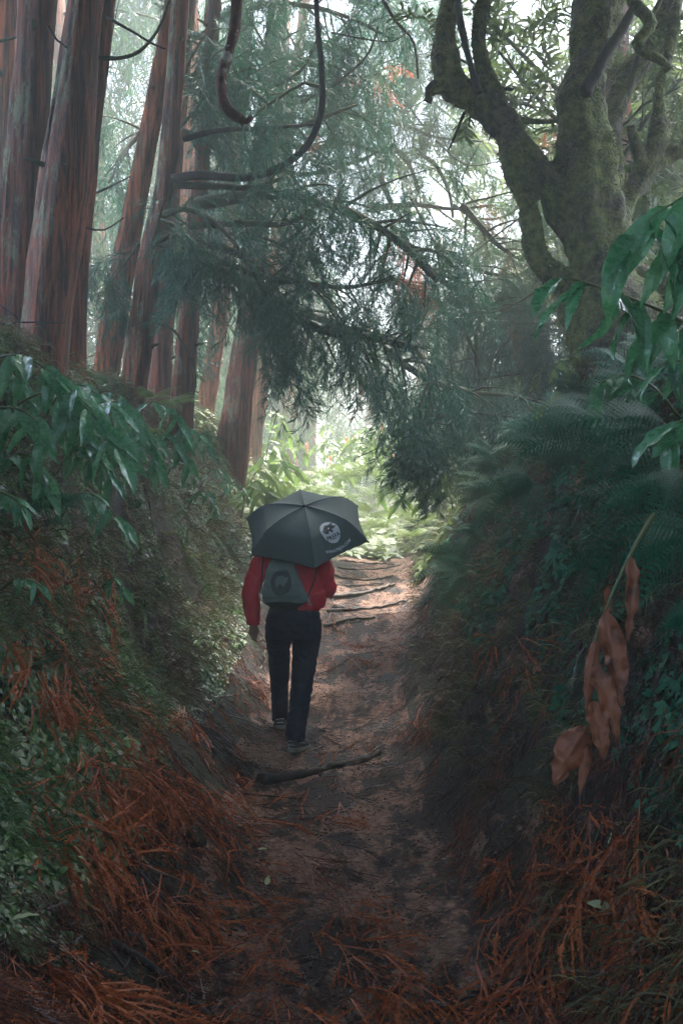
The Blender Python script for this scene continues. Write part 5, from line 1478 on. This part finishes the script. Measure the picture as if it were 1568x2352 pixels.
for k, (px, py, lb, s) in enumerate([(1275, 2280, 'pale green fallen leaf near the bottom right', .05), (1415, 1960, 'pale green fallen leaf on the dark right litter', .045), (1420, 2100, 'yellow green hanging leaf beside the thin dark branch', .05),
                                     (1035, 1990, 'tiny cream leaf shard on the soil right of the centre', .025), (150, 1985, 'green narrow leaf among orange fronds on the left', .06), (590, 1965, 'cream leaf shard on the tan soil below the ledge', .03), (610, 2050, 'silvery wood chip on the tan soil', .04),
                                     (960, 1490, 'pale narrow leaf on the right slope', .04), (990, 1598, 'round brown leaf on the right slope', .035), (430, 2210, 'small cream leaf on the dark left litter', .03), (15, 2150, 'pale leaf cut by the left edge near the bottom', .05)]):
    p = on_ray(px, py, 1.8, 22); n = Nn(np.array([p.x]), np.array([p.y]))[0]
    V, Q, T, A = make_leaf(300 + k, s * 1.6, s * 0.35, 0.3, 0.3, 0.1, 9, 4); a = k * 1.3
    Rm = frames([[math.cos(a), math.sin(a) * 0.5, 0.1]], [n])[0]
    g = G(); g.add(V @ Rm.T + np.array(p) + n * 0.03, Q, var=0.5); o = g.build_at('fallen_leaf', M['dryleaf' if k in (8,) else 'pale_leaf'], p); tag(o, lb, 'leaf')
# ------------------------------------------------------------------ the walker
YP = 7.12
def wp(px, py, Y=YP): return at(px, py, Y)
def chain(lst, n=20, step=0.02, ell=None):
    """lst of (point, radius)"""
    P, Rr = resample([l[0] for l in lst], [l[1] for l in lst], step)
    return tube(P, Rr, n, True, ell=ell)
def blob(c, r3, seg=16):
    bm = bmesh.new(); bmesh.ops.create_uvsphere(bm, u_segments=seg, v_segments=seg // 2 + 2, radius=1)
    V = np.array([v.co[:] for v in bm.verts]) * np.array(r3) + np.array(c)
    Q = [tuple(v.index for v in f.verts) for f in bm.faces if len(f.verts) == 4]; T = [tuple(v.index for v in f.verts) for f in bm.faces if len(f.verts) == 3]
    bm.free(); return V, np.array(Q), T
person = empty('person', (-0.36, YP, 0.0), 'person walking up the path in red jacket and navy trousers, head hidden by the umbrella', 'person')
X0 = -0.352
hipL, hipR = Vector((X0 - .095, YP + .02, .93)), Vector((X0 + .095, YP, .93))
footL = Vector((-0.475, 7.74, 0.02)); footR = Vector((-0.335, 7.10, 0.0))
kneeL, kneeR = Vector((-.462, 7.42, .53)), Vector((-.278, 7.17, .50))
ankL, ankR = Vector((-.475, 7.70, .12)), Vector((-.325, 7.05, .11))
shL, shR = Vector((X0 - .195, YP, 1.40)), Vector((X0 + .185, YP + .02, 1.40))
elL, wrL = Vector((-.645, 7.10, 1.14)), Vector((-.630, 7.13, .905))
elR, wrR = Vector((-.10, 7.16, 1.145)), Vector((-.19, 7.44, 1.24))
neck, headc = Vector((X0 + .01, YP + .03, 1.47)), Vector((X0 + .02, YP + .07, 1.565))
# body, one skin
body_parts = [
    chain([(Vector((X0, YP, .88)), .13), (Vector((X0, YP, 1.0)), .135), (Vector((X0, YP, 1.15)), .12), (Vector((X0, YP, 1.32)), .14), (Vector((X0, YP + .01, 1.42)), .12), (neck, .055), (headc, .05)], ell=(0.72, 1.08)),
    chain([(hipL, .075), (kneeL, .046), (ankL, .036), (ankL - Vector((0, 0, .06)), .04)]), chain([(hipR, .075), (kneeR, .046), (ankR, .036), (ankR - Vector((0, 0, .06)), .04)]),
    chain([(shL, .058), (elL, .042), (wrL, .028)]), chain([(shR, .058), (elR, .042), (wrR, .028)]),
    chain([(ankL - Vector((0, .02, .06)), .038), (ankL + Vector((0, .14, -.08)), .032)]), chain([(ankR - Vector((0, .02, .06)), .038), (ankR + Vector((0, .14, -.08)), .032)]),
    blob(headc + Vector((0, .01, .02)), (.076, .095, .112)), blob(headc + Vector((0, .105, .0)), (.016, .018, .022), 10),
    blob(headc + Vector((-.078, .0, 0)), (.012, .02, .032), 10), blob(headc + Vector((.078, .0, 0)), (.012, .02, .032), 10)]
def hand(wr, dirv, palm_n, curl, sgn, grip=False):
    """palm, four unequal fingers and a thumb growing from the wrist"""
    d = dirv.normalized(); s = d.cross(palm_n).normalized(); pn = palm_n.normalized()
    out = []
    pc = wr + d * 0.045
    out.append(chain([(wr, .026), (pc, .034), (pc + d * .045, .030)], 12, .01, ell=(1, 1)))
    for k, (off, ln) in enumerate([(-.026, .068), (-.009, .076), (.009, .072), (.025, .058)]):
        b = pc + d * .038 + s * off * 1.1
        p1 = b + d * ln * .45 * math.cos(curl * .4) + pn * ln * .45 * math.sin(curl * .4)
        p2 = p1 + (d * math.cos(curl * 1.2) + pn * math.sin(curl * 1.2)) * ln * .32
        p3 = p2 + (d * math.cos(curl * 2.0) + pn * math.sin(curl * 2.0)) * ln * .26
        out.append(chain([(b, .0098), (p1, .0092), (p2, .0085), (p3, .007)], 8, .008))
    tb = wr + d * .022 + s * sgn * .024
    t1 = tb + (d * .7 + s * sgn * .55 + pn * .3).normalized() * .036; t2 = t1 + (d * .9 + s * sgn * .05 + pn * .5).normalized() * .032
    out.append(chain([(tb, .013), (t1, .011), (t2, .0085)], 8, .008))
    return out
body_parts += hand(wrL, Vector((.03, .05, -1)), Vector((.9, -.35, 0)), .75, -1)
body_parts += hand(wrR, Vector((-.15, .5, .85)), Vector((-1, .1, .1)), 1.25, 1, True)
V, Q, T = remesh(body_parts, 0.0065, 2)
g = G(); g.add(V, Q, T); body = g.build('body', M['skin'], person)
g = G(); V, Q, T = remesh([blob(headc + Vector((0, -.012, .035)), (.088, .10, .105)), blob(headc + Vector((0, -.05, -.04)), (.07, .06, .07))], 0.008, 3, lambda v, n: 0.004 * noise.noise(v * 60)); g.add(V, Q, T); g.build('hair', M['hair'], person)

def folds(amp, f=18, seed=0.0, zs=0.55):
    def d(v, n):
        q = Vector((v.x * f, v.y * f, v.z * f * zs + seed))
        a = noise.noise(q); b = noise.noise(q * 2.3 + Vector((3, 1, 0)))
        return amp * ((1 - abs(a) * 2.6) * 0.7 + b * 0.5)
    return d
# trousers: hips and two straight legs, hems over the shoes
tr = [chain([(Vector((X0 + .01, YP, 1.07)), .146), (Vector((X0 + .01, YP, 1.03)), .150), (Vector((X0 + .01, YP - .01, .97)), .170), (Vector((X0 + .01, YP - .015, .89)), .178), (Vector((X0 + .01, YP, .82)), .15)], ell=(0.72, 1.12)),
      chain([(hipL + Vector((.002, 0, 0)), .098), (hipL + Vector((.0, .03, -.10)), .102), (hipL * .5 + kneeL * .5 + Vector((-.004, 0, 0)), .086), (kneeL, .074), (kneeL * .5 + ankL * .5 + Vector((0, -.01, 0)), .062), (ankL + Vector((0, 0, .02)), .060), (ankL + Vector((0, 0, -.03)), .063)]),
      chain([(hipR, .104), (hipR + Vector((.008, 0, -.10)), .108), (hipR * .5 + kneeR * .5 + Vector((.010, 0, 0)), .094), (kneeR, .082), (kneeR * .5 + ankR * .5, .070), (ankR + Vector((0, 0, .04)), .068), (ankR + Vector((0, 0, -.02)), .070)]),
      chain([(Vector((X0 + .06, YP - .05, .93)), .07), (Vector((X0 + .07, YP - .05, .84)), .072)]), chain([(Vector((X0 - .06, YP - .04, .93)), .07), (Vector((X0 - .06, YP - .04, .84)), .07)])]
V, Q, T = remesh(tr, 0.009, 5, folds(0.0075, 13, 2.0, 1.5))
g = G(); g.add(V, Q, T); trs = g.build('trousers', M['trousers'], person)
g = G(); V, Q, T = tube([wp(702, 1400, 6.935), wp(710, 1402, 6.94), wp(717, 1404, 6.95)], [.0022, .0025, .002], 6); g.add(V, Q, T); g.build('pocket_zip', M['shoe'], trs)
# jacket
jk = [blob((-.125, YP - .01, 1.27), (.07, .08, .10)), chain([(Vector((X0 + .10, YP, 1.33)), .11), (Vector((X0 + .13, YP, 1.22)), .10), (Vector((X0 + .12, YP, 1.12)), .09)]), chain([(Vector((X0 + .03, YP, 1.005)), .152), (Vector((X0 + .03, YP, 1.07)), .160), (Vector((X0 + .015, YP, 1.18)), .160), (Vector((X0, YP, 1.30)), .170), (Vector((X0, YP + .01, 1.39)), .155), (Vector((X0, YP + .02, 1.45)), .085), (Vector((X0, YP + .03, 1.49)), .06)], ell=(0.80, 1.12)),
      chain([(shL + Vector((.03, 0, 0)), .072), (shL + Vector((-.012, 0, -.05)), .076), (shL * .5 + elL * .5, .066), (elL, .062), (elL * .5 + wrL * .5, .058), (wrL + Vector((0, 0, .01)), .048), (wrL + Vector((0, 0, -.01)), .047)]),
      chain([(shR + Vector((-.03, 0, 0)), .072), (shR + Vector((.012, 0, -.05)), .076), (shR * .5 + elR * .5, .068), (elR, .064), (elR * .5 + wrR * .5, .056), (wrR - (wrR - elR) * .04, .045)]),
      chain([(Vector((-.17, YP - .06, 1.12)), .06), (Vector((-.145, YP - .06, 1.055)), .038), (Vector((-.13, YP - .05, 1.025)), .018)])]
V, Q, T = remesh(jk, 0.0085, 3, folds(0.009, 16, 5.0, 0.7))
g = G(); g.add(V, Q, T); g.build('jacket', M['jacket'], person)
# shoes
def shoe(ank, yaw, pitch, label=None):
    pts = [Vector((0, -.055, .045)), Vector((0, -.02, .05)), Vector((0, .06, .045)), Vector((0, .14, .035)), Vector((0, .20, .028))]
    up_ = remesh([tube(*resample(pts, [.034, .040, .042, .040, .026], .01), 16, True), blob((0, -.01, .075), (.036, .05, .045)), blob((0, -.04, .05), (.034, .034, .045))], .006, 3, lambda v, n: .0015 * noise.noise(v * 55))
    so = remesh([tube(*resample([Vector((0, -.075, .012)), Vector((0, -.03, .012)), Vector((0, .05, .012)), Vector((0, .14, .012)), Vector((0, .225, .022))], [.030, .040, .038, .044, .022], .01), 16, True, ell=(1, 1))], .006, 2)
    Rm = np.array((Matrix.Rotation(yaw, 3, 'Z') @ Matrix.Rotation(pitch, 3, 'X')))
    base = np.array(ank) - np.array([0, 0.0, .10])
    g = G(); g.add(up_[0] * [1.12, 1, 1.1] @ Rm.T + base, up_[1], up_[2]); o = g.build('shoe', M['shoe'], person)
    sv = np.array(so[0]); sv[:, 2] = np.clip(sv[:, 2], -.004, .026)
    g = G(); g.add(sv * [1.15, 1, 1] @ Rm.T + base, so[1], so[2]); g.build('sole', M['sole'], o)
    g = G()
    for k, (a, b) in enumerate([((-.03, -.07, .07), (.03, -.07, .075)), ((-.04, -.03, .06), (-.045, .05, .05)), ((.04, -.03, .06), (.045, .05, .05)), ((-.025, -.085, .045), (.025, -.085, .045))]):
        V, Q, T = tube([Vector(a), (Vector(a) + Vector(b)) / 2 + Vector((0, -.006, .004)), Vector(b)], [.0035] * 3, 6); g.add(V @ Rm.T + base, Q, T)
    g.build('reflective_trim', M['white'], o)
shoe(ankR, -0.35, -0.12); shoe(ankL, 0.08, -0.25)

# ------------------------------------------------------------------ umbrella
UC = at(703, 1217, 7.17)
k_ = 7.17 / FPX * 1.02
u_ = Vector((138.5, -49.2, -25.5)) * k_; v_ = Vector((-55.1, -114.8, -77.65)) * k_
UR = (u_.length + v_.length) / 2
eu = u_.normalized(); n_ = eu.cross(v_).normalized()
if n_.z < 0: n_ = -n_
ev = (v_ - eu * v_.dot(eu)).normalized()
UH = 0.205
umb = empty('umbrella', UC, 'open dark six panelled umbrella with a round white printed badge, tilted back over the walker', 'umbrella')
def upt(a, t, lift=0.0):
    """a: angle in the rim plane (rib at multiples of 60 degrees), t 0 at the apex, 1 at the rim"""
    s = a / (math.pi / 3); f = s - math.floor(s)
    edge = math.cos(math.pi / 6) / math.cos((f - 0.5) * math.pi / 3)      # straight hexagon sides
    belly = 4 * f * (1 - f)
    scal = edge * (1 - 0.045 * belly * t ** 4)                             # hem pulled in between ribs
    r = UR * t * scal
    hp = (1 - 0.27 * (t / 0.69) ** 1.25) if t < 0.69 else 0.73 * (1 - ((t - 0.69) / 0.31) ** 1.12)
    h = UH * (0.45 * hp + 0.55 * (1 - t ** 3.0)) - 0.009 * belly * math.sin(math.pi * min(1, t)) - 0.004 * belly
    h += 0.0035 * math.sin(a * 37) * t ** 6 * (1 - belly * 0.5)
    return UC + (eu * math.cos(a) + ev * math.sin(a)) * r + n_ * (h + lift)
NA, NT = 180, 56
V = [tuple(upt(2 * math.pi * i / NA, (j + 1) / NT)) for j in range(NT) for i in range(NA)] + [tuple(upt(0, 0))]
Q = [(j * NA + i, j * NA + (i + 1) % NA, (j + 1) * NA + (i + 1) % NA, (j + 1) * NA + i) for j in range(NT - 1) for i in range(NA)]
T = [(len(V) - 1, (i + 1) % NA, i) for i in range(NA)]
g = G(); g.add(V, Q, T); can = g.build('canopy', M['umbrella'], umb)
sol = can.modifiers.new('thick', 'SOLIDIFY'); sol.thickness = 0.0012
for k in range(6):
    a = k * math.pi / 3
    P = [upt(a, t, -0.007) for t in np.linspace(0.02, 1.005, 16)]
    g = G(); V, Q, T = tube(P, [.0022] * 16, 6); g.add(V, Q, T)
    V, Q, T = tube([UC + n_ * 0.02, upt(a, 0.55, -0.01)], [.0018, .0018], 5); g.add(V, Q, T)
    rb = g.build('rib', M['metal'], umb)
    g = G(); V, Q, T = tube([upt(a, 0.985), upt(a, 1.0), upt(a, 1.0) + (upt(a, 1.0) - upt(a, 0.97)).normalized() * .012], [.004, .0045, .003], 8); g.add(V, Q, T); g.build('rib_tip', M['black'], rb)
    g = G(); P = [upt(a, t, 0.0015) for t in np.linspace(0.03, 0.99, 16)]; V, Q, T = tube(P, [.0018] * 16, 5); g.add(V, Q, T); g.build('seam', M['black'], can)
g = G(); V, Q, T = tube([UC + n_ * (UH - .01), UC + n_ * (UH + .006), UC + n_ * (UH + .014)], [.012, .011, .006], 12); g.add(V, Q, T); g.build('cap', M['black'], umb)
g = G(); V, Q, T = tube([UC + n_ * (UH - .01), UC - n_ * .12, UC - n_ * .37], [.004, .005, .006], 8); g.add(V, Q, T); g.build('shaft', M['metal'], umb)
g = G(); V, Q, T = tube([UC - n_ * .33, UC - n_ * .36, UC - n_ * .43, UC - n_ * .445], [.010, .013, .014, .010], 12); g.add(V, Q, T); g.build('handle', M['black'], umb)

# prints: flat shapes wrapped onto a surface given by fn(x, y, lift) in metres
def text_polys(s, size, bold=False):
    c = bpy.data.curves.new('t', 'FONT'); c.body = s; c.size = size; c.align_x = 'CENTER'; c.resolution_u = 3
    if bold: c.offset = size * 0.022
    o = bpy.data.objects.new('t', c); COL.objects.link(o)
    dg = bpy.context.evaluated_depsgraph_get(); me = bpy.data.meshes.new_from_object(o.evaluated_get(dg))
    bm = bmesh.new(); bm.from_mesh(me); bmesh.ops.triangulate(bm, faces=bm.faces)
    V = np.array([v.co[:] for v in bm.verts]); T = [tuple(v.index for v in f.verts) for f in bm.faces]
    bm.free(); bpy.data.objects.remove(o); bpy.data.curves.remove(c); bpy.data.meshes.remove(me)
    return V[:, :2], T
def poly_fill(pts, cuts=2):
    bm = bmesh.new(); vs = [bm.verts.new((x, y, 0)) for x, y in pts]; bm.faces.new(vs)
    bmesh.ops.triangulate(bm, faces=bm.faces)
    bmesh.ops.subdivide_edges(bm, edges=bm.edges, cuts=cuts, use_grid_fill=True)
    bmesh.ops.triangulate(bm, faces=bm.faces); bm.verts.index_update()
    V = np.array([v.co[:] for v in bm.verts]); T = [tuple(v.index for v in f.verts) for f in bm.faces]; bm.free()
    return V[:, :2], T
def disc(r, rx=1.0):
    V, T = [(0, 0)], []
    n = 48
    for k in range(1, 7):
        for i in range(n): V.append((math.cos(i / n * 6.28318) * r * k / 6 * rx, math.sin(i / n * 6.28318) * r * k / 6))
    for i in range(n): T.append((0, 1 + i, 1 + (i + 1) % n))
    for k in range(5):
        for i in range(n):
            a, b = 1 + k * n + i, 1 + k * n + (i + 1) % n; T += [(a, a + n, b + n), (a, b + n, b)]
    return np.array(V), T
def print_on(name, polys, fn, lift, mat, parent):
    g = G()
    for V, T in polys: g.add([tuple(fn(x, y, lift)) for x, y in V], None, T)
    return g.build(name, M[mat], parent, smooth=False)
def rot2(V, a, ox, oy):
    c, s = math.cos(a), math.sin(a); V = np.asarray(V)
    return np.stack([V[:, 0] * c - V[:, 1] * s + ox, V[:, 0] * s + V[:, 1] * c + oy], -1)
BULL = [(-.62, -.30), (-.78, -.05), (-.72, .10), (-.88, .02), (-.80, .18), (-.62, .22), (-.42, .60), (-.18, .72), (-.12, .92), (0, .74), (.30, .62), (.52, .58), (.74, .62), (.88, .50), (.80, .46), (.66, .44), (.56, .36), (.66, .10), (.90, -.20), (.62, -.14), (.40, -.22), (.30, -.08), (.22, -.12), (.20, -.42), (.05, -.52), (.0, -.30), (-.10, -.18), (-.26, -.22), (-.34, -.42), (-.50, -.36)]
# the badge sits in the front right panel (between the ribs at 0 and 60 degrees)
def umb_fn(ac, tc):
    def fn(x, y, lift):
        # x runs round the panel, y towards the apex
        x = x * (1 - 2.4 * y)
        r = tc * UR - y
        a = ac - x / max(0.08, r)
        s = a / (math.pi / 3); f = s - math.floor(s)
        edge = math.cos(math.pi / 6) / math.cos((f - 0.5) * math.pi / 3)
        return upt(a, r / UR / edge, lift)
    return fn
fn = umb_fn(R_(29), 0.60)
RB = 0.072
badge = print_on('badge', [disc(RB)], fn, 0.0045, 'white', can)
A0 = R_(0)
bull, bt = poly_fill(BULL, 3)
print_on('badge_emblem', [(rot2(bull * RB * np.array([1.0, 0.72]), 0.08, 0.0, 0.006), bt)], fn, 0.0085, 'black', badge)
wd, wt = poly_fill([(-.20, .20), (.12, .28), (.16, .10), (.02, .10), (-.10, .0)], 0)
print_on('badge_window', [(rot2(wd * RB * 0.7, 0.1, 0, 0.006), wt)], fn, 0.0100, 'white', badge)
tv, tt = text_polys('PREFA', 0.040, True)
print_on('badge_lettering', [(rot2(tv * [0.95, 0.85], 0.0, 0, -0.053), tt)], fn, 0.0085, 'black', badge)
tv, tt = text_polys('WWW.PREFA.COM', 0.021, True)
print_on('web_lettering', [(rot2(tv, 0.0, 0.0, -0.112), tt)], fn, 0.0045, 'white', can)

# ------------------------------------------------------------------ drawstring bag on the back
bag = empty('drawstring_bag', at(650, 1340, 6.92), 'grey drawstring bag with a dark round print hanging on the back of the walker', 'bag')
YB = 6.93
outl = [(1272, 622, 668, .030), (1290, 618, 674, .045), (1316, 611, 683, .06), (1340, 606, 693, .072), (1358, 602, 702, .078), (1372, 601, 712, .078), (1384, 608, 704, .07), (1394, 624, 692, .05), (1402, 645, 668, .02)]
NU = 64; V = []
tys = np.linspace(1268, 1402, 40)
for j, ty in enumerate(tys):
    xl = np.interp(ty, [o[0] for o in outl], [o[1] for o in outl]); xr = np.interp(ty, [o[0] for o in outl], [o[2] for o in outl]); dp = np.interp(ty, [o[0] for o in outl], [o[3] for o in outl])
    A_, B_ = at(xl, ty + 0.00 * (xl - 650), YB), at(xr, ty, YB)
    c = (A_ + B_) / 2; hw = (B_ - A_).length / 2
    top = max(0, 1 - j / 26)
    for i in range(NU):
        a = i / NU * 2 * math.pi
        ruff = 1 + 0.30 * top * math.sin(a * 9 + 1.0) * (0.6 + 0.4 * math.sin(a * 2 + 2)) + 0.03 * math.sin(a * 5 + j * 0.3)
        V.append((c.x + hw * math.cos(a) * (1 + .02 * math.sin(j)), c.y + 0.11 * max(0, 1 - j / 12) - dp * 0.3 + dp * math.sin(a) * ruff, c.z + 0.006 * math.sin(a * 3 + j * 0.4)))
Q = [(j * NU + i, j * NU + (i + 1) % NU, (j + 1) * NU + (i + 1) % NU, (j + 1) * NU + i) for j in range(39) for i in range(NU)]
nv = len(V); V.append(tuple(Vector(V[0]) * .5 + Vector(V[NU // 2]) * .5)); V.append(tuple(Vector(V[39 * NU]) * .5 + Vector(V[39 * NU + NU // 2]) * .5))
T = [(nv, (i + 1) % NU, i) for i in range(NU)] + [(nv + 1, 39 * NU + i, 39 * NU + (i + 1) % NU) for i in range(NU)]
BV = np.array(V)
split = 33
g = G(); used = [q for q in Q if q[0] // NU < split]; g.add(V, used, T[:NU]); pouch = g.build('pouch', M['bag'], bag)
g = G(); used = [q for q in Q if q[0] // NU >= split]; g.add(V, used, T[NU:]); g.build('base_panel', M['bag_dark'], bag)
def bag_fn(x, y, lift):
    """wraps a flat print on the back face: x across, y up from the print centre, in pixels of the photo"""
    ty = 1336 - y; j = np.interp(ty, tys, np.arange(40)); j0 = int(min(38, j)); f = j - j0
    row = BV[:40 * NU].reshape(40, NU, 3); R1 = row[j0] * (1 - f) + row[j0 + 1] * f
    X = at(647 + x, ty, YB).x
    half = R1[NU // 2:]; k = np.argsort(half[:, 0]); yy = np.interp(X, half[k, 0], half[k, 1]); zz = np.interp(X, half[k, 0], half[k, 2])
    return Vector((X, yy - lift, zz))
dv, dt = disc(30, 0.78)
pr = print_on('print', [(dv, dt)], bag_fn, 0.002, 'bag_print', pouch)
hl, ht = poly_fill([(-14, 3), (-8, 12), (2, 14), (12, 10), (16, 14), (15, 4), (9, -2), (6, -10), (1, -4), (-5, -4), (-9, -11), (-12, -5)], 1)
print_on('print_emblem', [(hl, ht)], bag_fn, 0.0035, 'bag', pr)
tv, tt = text_polys('WWW.PREFA.COM', 9.5)
tv = tv + np.array([3, -37]); print_on('print_lettering', [(tv, tt)], bag_fn, 0.0025, 'bag_dark', pouch)
for k, l in enumerate([[(726, 1270, 6.98), (728, 1300, 6.955), (722, 1330, 6.93), (713, 1355, 6.92), (706, 1372, 6.90)], [(606, 1270, 7.0), (603, 1300, 7.0), (600, 1340, 6.98), (598, 1375, 6.95), (603, 1384, 6.93)]]):
    P, Rr = resample([at(*p) for p in l], [.006, .0055, .005, .005, .005], .02); g = G(); V, Q, T = tube(P, Rr, 6); g.add(V, Q, T); g.build('cord', M['black'], bag)
g = G(); V, Q, T = tube([at(708, 1374, 6.88), at(712, 1385, 6.88), at(714, 1392, 6.885)], [.002, .0022, .002], 5); g.add(V, Q, T); V, Q, T = tube([at(708, 1374, 6.88), at(707, 1384, 6.88), at(709, 1390, 6.885)], [.002, .0022, .002], 5); g.add(V, Q, T); g.build('cord_end', M['white'], bag)

# ------------------------------------------------------------------ mist
hm = bpy.data.materials.new('mist'); hm.use_nodes = True; nt = hm.node_tree; nt.nodes.clear()
pv = nt.nodes.new('ShaderNodeVolumePrincipled'); oo = nt.nodes.new('ShaderNodeOutputMaterial')
pv.inputs['Color'].default_value = (0.94, 0.97, 0.89, 1); pv.inputs['Density'].default_value = HAZE_DENSITY; pv.inputs['Anisotropy'].default_value = 0.35
nt.links.new(pv.outputs[0], oo.inputs['Volume'])
x0, x1, y0, y1 = -46, 46, -20, 90
allz = [c for o in COL.objects if o.type == 'MESH' for c in [max((o.matrix_basis.translation.z + (o.parent.location.z if o.parent else 0) + b[2]) for b in o.bound_box)]]
z0, z1 = float(HH.min()) - 1.0, 20.0
V = [(x, y, z) for z in (z0, z1) for y in (y0, y1) for x in (x0, x1)]
Q = [(0, 2, 3, 1), (4, 5, 7, 6), (0, 1, 5, 4), (2, 6, 7, 3), (0, 4, 6, 2), (1, 3, 7, 5)]
hz = link('haze', mesh_np('haze', V, Q, smooth=False), hm); hz['kind'] = 'stuff'
print('sprays', SPRAY_N, 'faces', sum(len(o.data.polygons) for o in COL.objects if o.type == 'MESH'))
